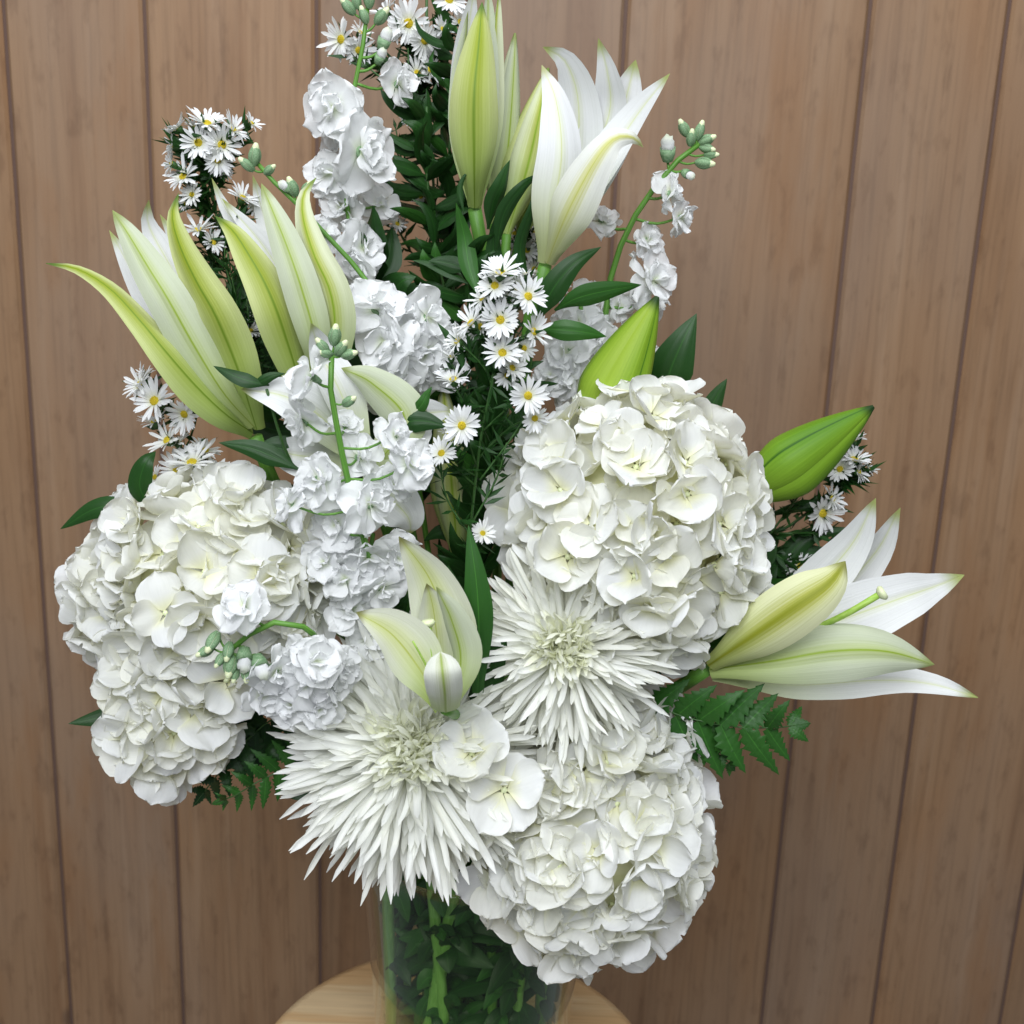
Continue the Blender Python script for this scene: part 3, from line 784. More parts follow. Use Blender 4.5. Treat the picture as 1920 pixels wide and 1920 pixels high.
lily('open white lily half hidden behind the ruffled stock stem', (690, 880), -.075, [
    ([(680, 870, 0), (600, 780, -.010), (530, 742, -.016), (452, 730, -.02)], 48, dict(mo=PU_, outer=-1, roll=12, tp=.5, cup=.45)),
    ([(690, 870, 0), (640, 740, .0), (600, 660, .002), (583, 606, -.01)], 44, dict(mo=W_, outer=-1, tp=.5, roll=30)),
    ([(700, 880, 0), (760, 790, -.004), (700, 720, -.004), (640, 690, .002)], 44, dict(mo=W_, outer=1, tp=.5, roll=-10)),
    ([(690, 880, 0), (745, 830, .0), (790, 780, .01), (850, 770, .015)], 46, dict(mo=W_, outer=-1)),
    ([(690, 880, 0), (730, 930, -.008), (765, 970, -.01), (770, 1000, -.004)], 48, dict(mo=M2_, outer=-1)),
    ([(690, 880, 0), (600, 860, -.002), (540, 850, .0), (500, 830, .01)], 44, dict(mo=PU_, outer=-1)),
], r_px=11)
lily('tall tight lily bud with yellow-green midribs at the top of the bouquet', (890, 392), -.01, [
    ([(890, 390, .01), (880, 250, .03), (875, 100, .03), (890, -30, .015)], 34, dict(mo=W_, cup=1.1, outer=-1)),
    ([(886, 388, .004), (868, 280, .008), (864, 150, .008), (878, 20, .0)], 24, dict(mo=W_, roll=48, cup=1.0)),
    ([(895, 388, .004), (916, 260, .006), (926, 110, .006), (936, -25, .0)], 25, dict(mo=M2_, roll=-50, cup=1.0)),
    ([(892, 390, -.002), (905, 260, .0), (915, 60, .004), (915, -30, .0)], 26, dict(mo=W_, roll=-20)),
    ([(890, 390, -.006), (889, 300, -.025), (889, 180, -.030), (898, 80, -.022), (904, 4, -.010)], 47, dict(mo=G_, cup=1.15, tp=.44, b0=.30, ridge=.09)),
], r_px=13, stem_from=[(905, 480, .01), (915, 600, .015)])
lily('open white trumpet lily with flaring petal tips in front of the planks', (1022, 498), -.02, [
    ([(1024, 490, .01), (1075, 320, .03), (1085, 200, .03), (1062, 118, .02), (1018, 88, .01)], 48, dict(mo=PU_, outer=-1, tp=.5, cup=.8)),
    ([(1026, 490, .01), (1095, 330, .03), (1142, 215, .03), (1140, 140, .022), (1122, 72, .015)], 44, dict(mo=PU_, outer=-1, tp=.5, roll=-15, cup=.8)),
    ([(1028, 490, .01), (1110, 330, .034), (1165, 210, .036), (1192, 112, .03)], 42, dict(mo=PU_, outer=-1, tp=.58, cup=.7, tip=2.4)),
    ([(1028, 492, .004), (1110, 350, .012), (1185, 230, .012), (1256, 138, .0)], 42, dict(mo=PU_, outer=-1, tp=.52, roll=-38, cup=.8)),
    ([(1022, 494, -.004), (1035, 400, -.020), (1052, 290, -.022), (1042, 190, -.014), (1016, 122, -.004)], 46, dict(mo=PU_, recurve=.2, cup=.95, tp=.45, roll=14, b0=.30)),
    ([(1026, 494, -.006), (1062, 405, -.030), (1112, 310, -.036), (1150, 262, -.034), (1186, 258, -.030), (1206, 276, -.026)], 46, dict(mo=L_YEL, recurve=.2, cup=.95, tp=.42, roll=-14, b0=.30, tip=1.5)),
], r_px=13, stem_from=[(1008, 560, .01), (985, 660, .02)])
lily('wide open white lily with green pistil reaching sideways beyond the hydrangea', (1322, 1256), -.085, [
    ([(1330, 1245, .01), (1480, 1140, .03), (1590, 1030, .03), (1642, 934, .022)], 46, dict(mo=W_, outer=-1, tp=.58, roll=12)),
    ([(1332, 1246, .012), (1500, 1170, .04), (1630, 1050, .045), (1688, 952, .035)], 44, dict(mo=W_, outer=-1, tp=.55, roll=18)),
    ([(1332, 1250, .006), (1500, 1190, .020), (1680, 1125, .020), (1752, 1100, .014), (1808, 1078, .008)], 58, dict(mo=PU_, outer=-1, tp=.58, cup=.5)),
    ([(1335, 1268, .004), (1480, 1285, .008), (1640, 1276, .006), (1740, 1282, .0), (1834, 1308, -.004)], 36, dict(mo=M2_, tp=.5, outer=-1, roll=-22, ruffle=.10)),
    ([(1330, 1256, -.002), (1450, 1240, -.024), (1560, 1222, -.030), (1660, 1222, -.028), (1752, 1246, -.020)], 56, dict(mo=W_, tp=.55, cup=.75, roll=-8, ridge=.10)),
    ([(1328, 1248, -.006), (1400, 1200, -.030), (1490, 1138, -.040), (1555, 1092, -.038), (1585, 1052, -.030)], 55, dict(mo=L_OLIVE, tp=.55, cup=.85, b0=.30, tip=2.6)),
], r_px=14, pistil=[(1400, 1225, .0), (1500, 1190, -.012), (1585, 1152, -.018), (1650, 1114, -.020)], back=.04)
lily('small half open lily with pale yellow throat above the dense spiky chrysanthemum', (835, 1330), -.175, [
    ([(838, 1325, .014), (842, 1200, .034), (808, 1090, .036), (748, 1006, .026)], 60, dict(mo=W_, mi=IY_, outer=-1, tp=.42, cup=.85, roll=-10)),
    ([(830, 1325, .014), (822, 1220, .03), (812, 1140, .03), (800, 1094, .024)], 34, dict(mo=W_, mi=IY_, outer=-1, tp=.6, cup=1.0)),
    ([(826, 1328, .004), (790, 1260, .004), (735, 1190, .0), (668, 1148, -.008)], 56, dict(mo=W_, mi=IY_, outer=-1, tp=.5, cup=1.0, roll=20)),
    ([(842, 1328, .004), (866, 1240, .006), (848, 1160, .004), (818, 1100, .002)], 38, dict(mo=W_, outer=1, tp=.5, cup=1.0, roll=-40)),
    ([(836, 1335, -.004), (834, 1300, -.022), (830, 1262, -.028), (826, 1222, -.020)], 36, dict(mo=ST_, tp=.62, cup=.7, b0=.8, tip=4.5, tpow=.7, ridge=.02, ruffle=.03)),
], r_px=11, pistil=[(826, 1300, .010), (810, 1230, .008), (803, 1172, .010)], stamens=[[(820, 1290, .0), (795, 1240, -.004), (774, 1202, -.006)]], back=.03, stem_from=[(846, 1336, .02), (862, 1356, .07)])

def bud(label, base, tip, Y, wpx, mats, rot=0, dyt=0.0, stem_from=None, r_px=11, tp=.42):
    b, e = P(base[0], base[1], Y), P(tip[0], tip[1], Y + dyt)
    k = mpp(b); ax = e - b; L = ax.length; ax.normalize()
    path = vase_path(b, .03)
    if stem_from: path = [b] + [P(x, y, Y + dy) for x, y, dy in stem_from] + vase_path(P(stem_from[-1][0], stem_from[-1][1], Y + stem_from[-1][2]), .03)[1:]
    t = thing('lily_bud', label, 'lily bud', path[-1])
    part('stem', tube(path, r_px * k, r_px * k * .8, 24, 9), [STEM], t)
    V = toward(b); S = ax.cross(V).normalized(); N = S.cross(ax).normalized()
    W = wpx * k
    def prof(q):
        return (.20 + .80 * smooth01(q / tp) ** .8) if q < tp else max(.02, 1 - ((q - tp) / (1 - tp)) ** 1.45 * .95) ** .95
    for i in range(3):
        a0 = math.radians(rot + 120 * i)
        nu, nv = 26, 15
        VV, U = [], []
        for u in range(nu):
            q = u / (nu - 1)
            for v in range(nv):
                s = -1 + 2 * v / (nv - 1); a = a0 + s * math.radians(63)
                r = W * prof(q) * (1.0 - .14 * abs(s) ** 3 - .055 * math.exp(-(s / .10) ** 2) + .03 * math.exp(-((abs(s) - .25) / .14) ** 2))
                sag = W * .12 * math.sin(q * math.pi)
                VV.append(b + ax * (L * q) + N * (r * math.cos(a)) + S * (r * math.sin(a)) + N * sag * 0); U.append((s * .5 + .5, q))
        Fc = [(x * nv + y, x * nv + y + 1, (x + 1) * nv + y + 1, (x + 1) * nv + y) for x in range(nu - 1) for y in range(nv - 1)]
        part('tepal', (VV, Fc, U, [0] * len(Fc)), [mats[i % len(mats)]], t)
    part('bud_core', tube([b, b.lerp(e, .5), e], W * .1, W * .1, 16, 12, rad=lambda q: W * prof(q) * .86), [mats[-1]], t)
    return t
bud('plump upright green lily bud rising behind the round hydrangea', (1092, 850), (1233, 556), -.03, 64, [L_BUDL, L_BUDL, L_BUDL], 38, -.01)
bud('green lily bud pointing sideways at the planks above small white asters', (1375, 945), (1638, 762), -.02, 62, [L_BUD, L_BUD, L_BUD], -28, -.01)
bud('slim white lily bud close behind the tall tight yellow-green one', (925, 420), (966, 62), .02, 33, [L_WHITE, L_WHITE, L_MID], 20, 0, [(930, 520, .0)], 9)
bud('yellow-green lily bud leaning behind the white trumpet lily', (950, 440), (1028, 128), .005, 42, [L_MID, L_GREEN, L_GREEN], 10, .02, [(945, 540, .0)], 9)
bud('short drooped yellow-green lily bud above the asters, behind narrow leaves', (975, 445), (1030, 250), .03, 38, [L_GREEN, L_GREEN, L_MID], 0, .0, [(960, 540, .0)], 8)
bud('slim yellow-green lily bud hidden among aster stems at the bouquet centre', (860, 1060), (830, 712), -.02, 40, [L_MID, L_GREEN, L_GREEN], 0, .0, None, 9)

# ------------------------------------------------------------------ asters (little daisies)
def daisy_rays(seed, n=24):
    r = random.Random(seed); D = []
    for q in range(n):
        a = 2 * math.pi * q / n + r.uniform(-.09, .09); el = math.radians(r.uniform(0, 42))
        L = r.uniform(.84, 1.08); wd = r.uniform(.075, .105); b = r.uniform(-.25, .1)
        V, U = [], []
        nu, nv = 6, 3
        for i in range(nu):
            t = i / (nu - 1); ww = wd * (.5 + .5 * smooth01(t / .5)) * (1 if t < .75 else max(.15, 1 - ((t - .75) / .25) ** 2 * .9))
            for j in range(nv):
                s = -1 + 2 * j / (nv - 1)
                rad = .16 + (L - .16) * t; z = (rad - .16) * math.tan(el) + b * t * t * .6 + ww * s * s * .4
                V.append((rad * math.cos(a) - ww * s * math.sin(a), rad * math.sin(a) + ww * s * math.cos(a), z)); U.append((s * .5 + .5, t))
        D.append((V, [(i * nv + j, i * nv + j + 1, (i + 1) * nv + j + 1, (i + 1) * nv + j) for i in range(nu - 1) for j in range(nv - 1)], U, [0] * ((nu - 1) * (nv - 1))))
    V, Fc, U, Mi = join(*D)
    return new_mesh('ray_petals', V, Fc, [DAI], U, Mi)
RAYS = [daisy_rays(i, random.Random(i).randint(24, 32)) for i in range(6)]
def disc_mesh():
    D = [lathe([(.02, .13), (.12, .11), (.20, .05), (.23, -.03), (.15, -.08)], 14)]
    for i in range(34):
        a = i * 2.4; r = .20 * math.sqrt((i + .5) / 34)
        V, Fc, U, Mi = lathe([(.002, .05), (.023, .03), (.025, -.03)], 5)
        D.append(([(x + r * math.cos(a), y + r * math.sin(a), z + .14 - r * r * 1.8) for x, y, z in V], Fc, U, Mi))
    return new_mesh('daisy_disc', *join(*D)[:2], [YEL], join(*D)[2])
DISC = disc_mesh()
V_, F_, U_, M_ = lathe([(.02, -.42), (.14, -.40), (.24, -.20), (.28, -.02), (.24, .0)], 10)
INVOL = new_mesh('involucre', V_, F_, [STEMD], U_)

def needle_leaves(paths, rnd, per, Lm, wm):
    D = []
    for path in paths:
        C = spline(path, 14)
        for q in range(per):
            i = rnd.randrange(1, 13); p = C[i]; T = (C[i + 1] - C[i - 1]).normalized()
            d = (T * rnd.uniform(.3, 1.0) + Vector((rnd.gauss(0, .6), rnd.gauss(0, .6), rnd.gauss(0, .5)))).normalized()
            L = Lm * rnd.uniform(.5, 1.2); w_ = wm * rnd.uniform(.7, 1.2)
            s = d.cross(Vector((rnd.gauss(0, 1), rnd.gauss(0, 1), rnd.gauss(0, 1)))).normalized(); nrm = s.cross(d)
            V = [p, p + d * L * .45 + s * w_, p + d * L * .5 - nrm * w_ * .4, p + d * L * .45 - s * w_, p + d * L]
            D.append((V, [(0, 1, 2), (0, 2, 3), (1, 4, 2), (2, 4, 3)], [(.5, 0), (1, .5), (.5, .5), (0, .5), (.5, 1)], [0] * 4))
    return join(*D)
def aster(label, stem_px, heads, Y, seed, r_px=4.5, needles=14, twigs=()):
    """heads: (px, py, radius px, facing x, facing y up[, dY])"""
    rnd = random.Random(seed)
    S = [P(x, y, Y + dy + .018) for x, y, dy in stem_px]     # from tip downwards
    k = mpp(S[0])
    path = S + vase_path(S[-1], .02)[1:]
    t = thing('aster_spray', label, 'aster', path[-1])
    pts = spline(S, 30)
    D = [tube(path, r_px * k * .6, r_px * k, 24, 7)]; paths = [S]
    more = []
    for h in heads:                                          # half open neighbours turned aside
        if rnd.random() < .55:
            a = rnd.uniform(0, 6.28); q = rnd.uniform(.75, 1.1) * h[2]
            more.append((h[0] + q * math.cos(a), h[1] + q * math.sin(a), h[2] * rnd.uniform(.55, .8), .55 * math.cos(a), -.55 * math.sin(a) + .2, (h[5] if len(h) > 5 else 0) + .008))
    for h in list(heads) + more:
        px, py, rp, fx, fy = h[:5]; dy = h[5] if len(h) > 5 else 0
        p = P(px, py, Y + dy); R = rp * k * .90
        d = (toward(p) * max(.12, 1 - math.hypot(fx, fy)) + CR * fx + CU * fy + Vector((0, 0, .1))).normalized()
        foot = p - d * R * .35
        b = min(pts, key=lambda q: (q - foot).length + (max(0, (q - foot).dot(CU)) + .02) * 1.2 + abs((q - foot).dot(CU) + .03) * .8)
        m = b.lerp(foot, .6) - d * R * .9
        D.append(tube([b, m, foot], r_px * k * .5, r_px * k * .35, 8, 6)); paths.append([b, m, foot])
        hd = put('daisy', DISC, t, frame(p, d, None, rnd.uniform(0, 6), R))
        rp_ = put('ray_petals', RAYS[rnd.randrange(6)], hd, frame(p, d, None, rnd.uniform(0, 6), R)); rp_['kind'] = 'stuff'
        put('involucre', INVOL, hd, frame(p, d, None, 0, R))
    for tw in twigs:
        q = [P(x, y, Y + dy) for x, y, dy in tw]; D.append(tube(q, r_px * k * .5, r_px * k * .3, 8, 6)); paths.append(q)
    part('branches', join(*D), [STEMD], t)
    fo = part('foliage', needle_leaves(paths, rnd, needles, 46 * k, 4.6 * k), [LEAF], t); fo['kind'] = 'stuff'
    return t
aster('white aster spray with yellow centres in front of the bouquet centre',
      [(935, 560, -.01), (930, 680, -.01), (905, 800, -.005), (890, 920, 0), (880, 1050, .01)],
      [(938, 512, 46, 0, .55), (928, 536, 40, -.1, .25), (990, 556, 42, .25, .15), (938, 600, 44, 0, .1), (884, 606, 40, -.5, .4), (1000, 622, 40, .6, .1), (942, 662, 44, .05, .3),
       (858, 640, 34, -.6, .3), (866, 798, 42, -.05, -.05, -.02), (990, 742, 42, .15, -.1, -.015), (850, 712, 40, -.2, .6), (828, 850, 38, -.3, .2), (905, 1000, 30, .2, .2), (905, 560, 32, -.5, .3, .005),
       (960, 690, 34, .4, .2, .005)], -.085, 31, needles=20, twigs=[[(880, 1000, 0), (840, 940, 0), (825, 880, 0)], [(900, 900, 0), (960, 820, 0), (985, 780, 0)], [(885, 980, 0), (930, 900, 0), (950, 830, 0)]])
aster('white aster spray bunched at its tip, standing above the opening lilies',
      [(385, 270, 0), (398, 360, 0), (420, 480, .005), (445, 600, .01), (490, 720, .015)],
      [(388, 232, 40, .05, .55), (372, 268, 40, -.1, .15), (416, 272, 42, .15, .1), (438, 244, 34, .5, .45), (325, 272, 32, -.8, .1), (335, 240, 28, -.6, .5), (344, 332, 40, -.3, .35),
       (322, 308, 28, -.7, .1), (372, 432, 40, -.2, .6), (455, 372, 36, .3, .5), (408, 300, 32, .1, -.3), (360, 365, 26, -.3, .1), (400, 455, 28, .3, .3), (470, 620, 26, .2, .4)], -.01, 32, needles=34,
      twigs=[[(490, 720, .0), (450, 590, 0), (425, 470, 0)], [(500, 740, .0), (475, 660, 0), (462, 560, 0)], [(480, 700, 0), (460, 640, 0), (440, 560, 0)], [(470, 640, 0), (420, 480, 0), (455, 400, 0)]])
aster('white aster spray poking out sideways above the creamy hydrangea',
      [(285, 735, 0), (330, 790, 0), (380, 850, .005), (450, 900, .01), (540, 980, .02)],
      [(262, 722, 38, -.5, .25, -.01), (290, 752, 46, -.35, .1, -.014), (346, 776, 38, -.3, -.35, -.01), (314, 826, 40, -.5, .2, -.01), (360, 868, 48, -.2, .5, -.012), (402, 890, 40, .1, .5, -.01), (332, 880, 40, -.35, .3, -.008), (272, 704, 24, -.3, .6), (385, 845, 34, .2, .5)], -.04, 33, needles=12)
aster('tall white aster spray with yellow centres behind the tall stock spike',
      [(800, -20, 0), (800, 90, 0), (805, 220, 0), (815, 380, 0), (830, 560, 0)],
      [(766, 44, 46, -.05, .1), (796, 76, 38, .2, -.1), (640, 74, 42, -.4, .0, .01), (672, 94, 34, .2, -.2, .01), (782, 138, 36, .3, .3), (842, 0, 42, .1, .3), (862, 42, 30, .5, .1), (806, 132, 34, .5, .2),
       (830, 55, 26, .3, .3), (745, 58, 30, -.4, .2), (770, 225, 24, -.2, .3), (790, 370, 24, -.2, .4), (745, 420, 24, .2, .3), (870, 480, 24, .1, .2)], .05, 34, needles=34,
      twigs=[[(800, 230, 0), (720, 150, 0), (650, 100, .01)], [(805, 300, 0), (770, 200, 0), (765, 90, 0)], [(815, 380, 0), (860, 250, 0), (865, 120, 0)], [(815, 400, 0), (760, 320, 0), (740, 230, 0)], [(825, 480, 0), (870, 400, 0), (880, 300, 0)]])
aster('white aster sprig tucked below the sideways green lily bud',
      [(1590, 900, 0), (1530, 950, 0), (1460, 1000, 0), (1380, 1050, .01)],
      [(1602, 862, 36, .3, .5), (1575, 880, 32, -.2, .2), (1542, 962, 44, .35, -.3), (1560, 935, 32, .5, .1), (1500, 1062, 32, -.2, .4), (1428, 972, 30, -.1, .5), (1610, 885, 26, .6, 0)], -.005, 35, needles=30,
      twigs=[[(1460, 1000, 0), (1520, 1000, 0), (1590, 1000, .01)], [(1430, 1020, 0), (1480, 1060, 0), (1510, 1090, 0)], [(1430, 1020, 0), (1490, 940, 0), (1520, 900, 0)]])
aster('small white asters half shaded below the tall lily buds',
      [(985, 430, 0), (975, 520, 0), (960, 640, 0), (940, 760, 0)],
      [(966, 438, 30, -.2, .5), (988, 470, 30, .1, .3), (1002, 506, 34, .4, .2), (992, 418, 26, .3, .5), (955, 470, 26, -.4, .2), (1040, 540, 30, .5, .4), (1008, 455, 24, .4, .3)], .045, 36, needles=24)

# ------------------------------------------------------------------ foliage
def leafy(name, label, cat, stem, Y, leaves, mat, r_px=5, group=None, smat=None):
    """leaves: (pts, half width px, kw); stem from tip down"""
    S = [P(x, y, Y + dy) for x, y, dy in stem]
    k = mpp(S[0])
    path = S + vase_path(S[-1], .02)[1:]
    t = thing(name, label, cat, path[-1], group)
    part('stem', tube(path, r_px * k * .6, r_px * k, 24, 7), [smat or STEMD], t)
    for i, lf in enumerate(leaves):
        pts, W = lf[0], lf[1]; kw = dict(lf[2]) if len(lf) > 2 else {}
        mt = kw.pop('m', mat)
        pp = [P(x, y, Y + dy) for x, y, dy in pts]
        kw.setdefault('cup', .35); kw.setdefault('tp', .42); kw.setdefault('b0', .12); kw.setdefault('tip', 1.5); kw.setdefault('ridge', -.10)
        part('leaf', ribbon(pp, W * mpp(pp[0]), thick=.0006, seed=i, nu=18, nv=9, **kw), [mt, mt], t)
    return t
leafy('leafy_sprig', 'dark glossy oval leaves curling out over the planks above the creamy hydrangea', 'leaves',
      [(300, 960, 0), (380, 1000, .005), (500, 1050, .01), (640, 1150, .03)], -.06,
      [([(290, 960, 0), (262, 915, -.005), (272, 868, -.006), (292, 846, 0)], 24, dict(roll=-25, tip=2.2)),
       ([(268, 975, 0), (225, 950, -.004), (175, 955, -.004), (113, 992, 0)], 20, dict(roll=15)),
       ([(330, 1330, .01), (260, 1330, .005), (190, 1345, 0), (128, 1357, -.004)], 24, dict(roll=10)),
       ([(420, 1260, 0), (450, 1330, -.004), (440, 1400, -.006), (345, 1450, 0)], 42, {})], LEAF)
leafy('leafy_sprig', 'dark pointed leaves standing up behind the round hydrangea against the planks', 'leaves',
      [(1262, 700, 0), (1240, 780, 0), (1180, 900, .01), (1080, 1100, .02)], .0,
      [([(1240, 760, 0), (1255, 700, -.004), (1280, 640, -.004), (1306, 588, 0)], 42, dict(tp=.4, tip=1.2)),
       ([(1315, 800, 0), (1335, 760, 0), (1348, 735, 0), (1363, 710, 0)], 18, dict(tp=.4)),
       ([(1385, 1060, .01), (1440, 1060, .0), (1490, 1040, .0), (1580, 1035, 0)], 24, {}),
       ([(1390, 1100, .01), (1450, 1080, .0), (1510, 1010, .0), (1600, 990, 0)], 22, {}),
       ([(1430, 970, .01), (1500, 950, .0), (1560, 950, .0), (1602, 962, 0)], 10, {})], LEAF)
leafy('lily_foliage', 'narrow green lily leaves fanning out below the white trumpet lily', 'leaves',
      [(1000, 600, 0), (995, 680, 0), (980, 800, .01), (950, 1000, .02)], -.03,
      [([(1008, 600, 0), (1035, 545, -.006), (1075, 495, -.006), (1127, 463, 0)], 25, dict(m=LEAF, tp=.35)),
       ([(1040, 582, 0), (1080, 560, -.006), (1140, 545, -.006), (1203, 534, 0)], 22, dict(m=LEAFB, roll=20)),
       ([(1005, 615, 0), (1045, 618, -.006), (1090, 622, -.006), (1137, 631, 0)], 20, dict(m=LEAFB)),
       ([(1000, 560, 0), (975, 470, .0), (1000, 385, -.006), (1018, 325, 0)], 13, dict(m=LEAF, roll=30)),
       ([(915, 430, 0), (925, 380, -.006), (940, 345, -.008), (956, 300, 0)], 20, dict(m=LEAF, roll=35)),
       ([(930, 470, 0), (945, 400, -.006), (980, 350, -.008), (1015, 325, 0)], 16, dict(m=LEAF, roll=25)),
       ([(870, 400, 0), (862, 360, 0), (868, 335, 0), (882, 318, 0)], 6, dict(m=LEAF)),
       ([(900, 560, 0), (880, 500, .004), (870, 440, .006), (855, 380, 0)], 18, dict(m=LEAFB)),
       ([(920, 580, 0), (935, 520, .004), (925, 470, .006), (930, 400, 0)], 18, dict(m=LEAF))], LEAFB)
leafy('lily_foliage', 'upright bright green leaf between the small lily and the round hydrangea', 'leaves',
      [(890, 1180, .01), (888, 1250, .02), (880, 1350, .03)], -.13,
      [([(896, 1300, 0), (898, 1180, -.006), (893, 1090, -.006), (878, 984, 0)], 27, dict(m=LEAFB, tp=.5, b0=.4, cup=.3)),
       ([(870, 1240, .02), (858, 1180, .02), (850, 1130, .02), (840, 1060, .02)], 34, dict(m=LEAF)),
       ([(930, 1320, .02), (960, 1310, .02), (1000, 1320, .02), (1100, 1330, .02)], 30, dict(m=LEAF)),
       ([(890, 1330, .01), (900, 1290, .01), (915, 1250, .01), (950, 1200, .01)], 40, dict(m=LEAF)),
       ([(870, 700, .05), (860, 660, .05), (840, 630, .05), (820, 605, .05)], 10, dict(m=LEAF)),
       ([(880, 1330, .02), (840, 1360, .03), (780, 1380, .04), (700, 1380, .05)], 44, dict(m=LEAF))], LEAFB)
leafy('lily_foliage', 'dark curled leaf crossing the base of the opening pale green lily', 'leaves',
      [(500, 730, .0), (520, 800, .01), (560, 900, .02)], -.095,
      [([(505, 722, 0), (470, 715, -.004), (440, 705, -.004), (400, 686, 0)], 15, dict(roll=20)),
       ([(470, 722, 0), (490, 715, -.002), (510, 705, -.002), (535, 700, 0)], 10, {}),
       ([(560, 880, .01), (520, 860, .01), (470, 840, .01), (410, 830, .01)], 20, {}),
       ([(590, 900, .02), (560, 860, .02), (520, 840, .02), (470, 850, .02)], 30, {}),
       ([(740, 800, .02), (770, 790, .015), (800, 790, .015), (840, 800, .015)], 22, {}),
       ([(770, 780, .02), (790, 760, .015), (800, 740, .015), (810, 725, .015)], 12, dict(m=LEAFB))], LEAF)
def ruscus(label, stem, Y, n, Lpx, Wpx, seed, mat=LEAF, spread=.9, rnd=None):
    rnd = random.Random(seed)
    pts = [Vector((x, y, dy)) for x, y, dy in stem]
    C = spline(pts, 40); lv = []
    for i in range(n):
        q = C[int(2 + 36 * (i + rnd.random()) / n)]
        a = rnd.choice((-1, 1)) * rnd.uniform(.3, 1.3) * spread - math.pi / 2 + rnd.gauss(0, .2)
        L = Lpx * rnd.uniform(.7, 1.2); dx, dy = math.cos(a) * L, math.sin(a) * L
        z = q.z; z2 = z + rnd.uniform(-.03, .03); b = rnd.uniform(-.2, .2)
        lv.append(([(q.x, q.y, z), (q.x + dx * .4 - dy * b, q.y + dy * .4 + dx * b, z + (z2 - z) * .6), (q.x + dx * .75 - dy * b, q.y + dy * .75 + dx * b, z2), (q.x + dx, q.y + dy, z2)],
                   Wpx * rnd.uniform(.75, 1.2), dict(roll=rnd.uniform(-55, 55), cup=.3, m=mat if rnd.random() < .85 else LEAFB)))
    return leafy('ruscus_sprig', label, 'greenery', stem, Y, lv, mat, 4.5)
ruscus('dark green leafy sprig filling the space behind the tall lily bud', [(800, 200, 0), (800, 330, 0), (815, 470, 0), (840, 620, 0)], .03, 44, 90, 15, 41)
ruscus('dark leafy sprig between tall stock spike and tight lily bud', [(865, 40, 0), (850, 180, 0), (840, 340, 0), (850, 520, 0)], .045, 46, 85, 13, 42)
ruscus('dark leafy sprig in the shaded middle behind the asters', [(880, 480, 0), (880, 640, 0), (880, 800, 0), (890, 1000, 0)], .0, 50, 105, 17, 43)
ruscus('dark leafy sprig behind the front aster spray and round hydrangea', [(930, 700, 0), (920, 860, 0), (910, 1000, 0), (890, 1150, 0)], -.02, 44, 105, 19, 44)
ruscus('dark leafy sprig behind the two opening lilies', [(480, 560, 0), (520, 700, 0), (580, 850, 0), (680, 1000, 0)], .01, 26, 105, 22, 45)
ruscus('dark leafy sprig deep behind the ruffled stock blooms', [(700, 480, 0), (730, 640, 0), (760, 800, 0), (800, 1000, 0)], .02, 46, 120, 30, 46)
ruscus('dark leafy sprig behind the creamy hydrangea and drooping stock', [(560, 1000, 0), (620, 1100, 0), (680, 1220, 0), (760, 1340, 0)], -.02, 30, 130, 36, 47, spread=1.3)
ruscus('dark leafy sprig in the shadow between chrysanthemums and wide open lily', [(1200, 1150, 0), (1120, 1230, 0), (1040, 1300, 0), (950, 1400, 0)], -.03, 28, 130, 34, 48, spread=1.5)
ruscus('dark leafy sprig tucked under the round hydrangea toward the wide open lily', [(1430, 1040, 0), (1380, 1120, 0), (1290, 1220, 0), (1150, 1330, 0)], -.01, 22, 110, 26, 49, spread=1.2)
ruscus('dark leaves low behind the dense chrysanthemum and vase rim', [(560, 1380, 0), (640, 1430, 0), (720, 1480, 0), (800, 1540, 0)], -.05, 16, 120, 30, 50, spread=1.4)

def fern(label, rachis, Y, pairs, Lpx, Wpx, seed, mat, taper=.75, ang=58, hint=None, first=.12):
    rnd = random.Random(seed)
    S = [P(x, y, Y + dy) for x, y, dy in rachis]             # tip first
    k = mpp(S[0])
    path = S + vase_path(S[-1], .02)[1:]
    t = thing('fern_frond', label, 'fern', path[-1])
    part('rachis', tube(path, 1.2 * k, 4 * k, 26, 6), [STEMD], t)
    C = spline([Vector((x, y, dy)) for x, y, dy in rachis], 60)
    for i in range(pairs):
        q = first + (1 - first - .05) * i / max(1, pairs - 1)
        j = int(q * 59); c = C[j]; T = (C[max(0, j - 1)] - C[min(59, j + 1)]); T.z = 0; T.normalize()
        for sgn in (-1, 1):
            a = math.radians(ang + rnd.uniform(-8, 8)) * sgn
            d = Vector((T.x * math.cos(a) - T.y * math.sin(a), T.x * math.sin(a) + T.y * math.cos(a), 0))
            L = Lpx * (.30 + .70 * smooth01(q / taper)) * rnd.uniform(.88, 1.1)
            z = rnd.uniform(-.010, .006)
            mid = c + d * L * .5 + T * L * .06; end = c + d * L + T * L * .16
            pp = [P(c.x, c.y, Y + c.z), P(mid.x, mid.y, Y + c.z + z), P(end.x, end.y, Y + c.z + z)]
            part('leaflet', ribbon(pp, Wpx * k * (.5 + .5 * smooth01(q / taper)), tp=.28, b0=.45, tip=1.15, cup=.2, thick=.0005, nu=43, nv=7, teeth=7, ridge=-.08, roll=rnd.uniform(-20, 20)), [mat, mat], t)
    tipp = [P(*(C[6].x, C[6].y, Y + C[6].z)), P(C[3].x, C[3].y, Y + C[3].z), P(C[0].x, C[0].y, Y + C[0].z)]
    part('leaflet', ribbon(tipp, Wpx * k * .5, tp=.3, b0=.5, cup=.2, thick=.0005, nu=16, nv=7, teeth=5), [mat, mat], t)
    return t
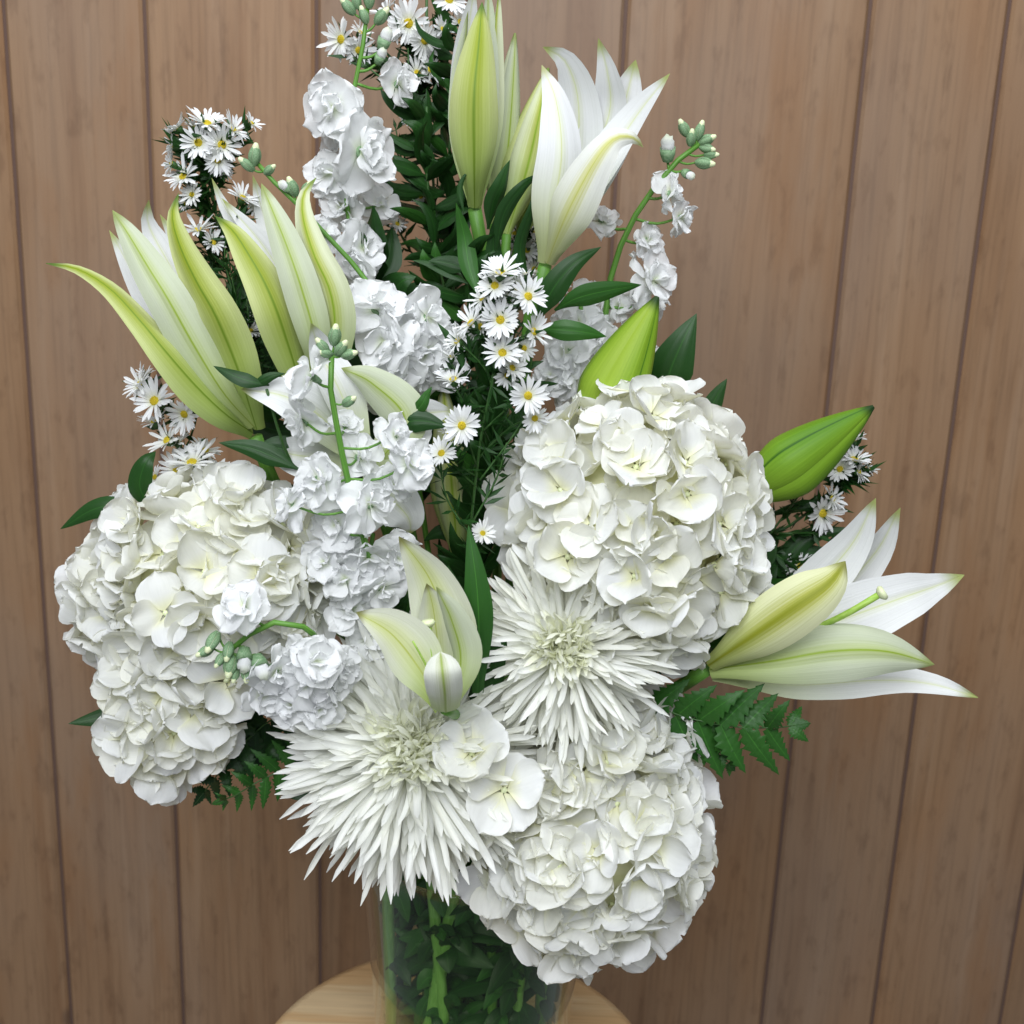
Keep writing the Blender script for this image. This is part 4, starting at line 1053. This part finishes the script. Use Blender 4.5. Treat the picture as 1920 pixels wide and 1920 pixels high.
fern('bright green toothed fern frond below the wide open lily', [(1520, 1356, 0), (1440, 1366, 0), (1370, 1362, 0), (1300, 1350, .01), (1200, 1330, .02)], -.105, 7, 100, 29, 61, FERN, .5, 58)
fern('bright green fern side frond hanging below the toothed fern', [(1378, 1446, 0), (1345, 1405, 0), (1318, 1370, 0), (1290, 1330, .01)], -.095, 6, 52, 17, 64, FERN, .6, 50)
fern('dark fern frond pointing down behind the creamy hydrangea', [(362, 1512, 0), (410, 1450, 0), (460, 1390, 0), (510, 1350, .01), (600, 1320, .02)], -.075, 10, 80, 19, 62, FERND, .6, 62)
fern('small green fern frond beside the dense chrysanthemum petals', [(396, 1508, 0), (440, 1492, 0), (490, 1462, 0), (540, 1440, .01), (620, 1420, .02)], -.09, 8, 60, 15, 63, FERN, .6, 66)

# greenery standing in the water
def water_stem(top, bot, r, label, seed, n=7, grp='leafy stems standing in the vase water'):
    rnd = random.Random(seed)
    a, b = Vector(top), Vector(bot)
    t = thing('vase_greenery', label, 'greenery', b, grp)
    part('stem', tube([a, a.lerp(b, .5), b], r, r * 1.1, 12, 9), [STEMP if seed % 3 else STEM], t)
    for i in range(n):
        p = a.lerp(b, rnd.uniform(.05, .9)); ang = rnd.uniform(-3.5, 0.4); L = rnd.uniform(.025, .058)
        e = p + Vector((math.cos(ang) * L, math.sin(ang) * L * .8, rnd.uniform(-.03, .02)))
        rr = Vector((e.x - VX, e.y, 0))
        if rr.length > .0625: rr *= .0625 / rr.length; e = Vector((VX + rr.x, rr.y, e.z))
        e.z = max(e.z, ZT + .02)
        m = p.lerp(e, .5) + Vector((0, 0, .006))
        part('leaf', ribbon([p, m, e], rnd.uniform(.004, .008), tp=.45, b0=.2, cup=.3, thick=.0004, nu=12, nv=7, roll=rnd.uniform(-40, 40)), [LEAF if rnd.random() < .6 else LEAFB] * 2, t)
    return t
wl = 'cut green stem with drowned leaves standing in the vase water'
for i, (dx0, y0, dx1, y1, r) in enumerate([(-.062, -.028, -.056, -.022, .0042), (-.012, -.044, -.038, -.042, .0050), (.010, -.035, .018, -.045, .0035), (.035, -.03, .030, -.045, .0035),
                                           (-.03, .0, -.02, -.03, .003), (.05, .0, .05, -.01, .004), (.0, .01, .0, -.02, .003), (.02, .02, -.04, .01, .003), (-.05, .02, -.05, .01, .003), (-.04, -.02, -.03, -.01, .003), (-.03, -.045, -.012, -.045, .004), (.045, -.035, .02, -.04, .0036)]):
    water_stem((VX + dx0, y0, ZR - .01), (VX + dx1, y1, ZT + .016), r, wl, 70 + i, 20)
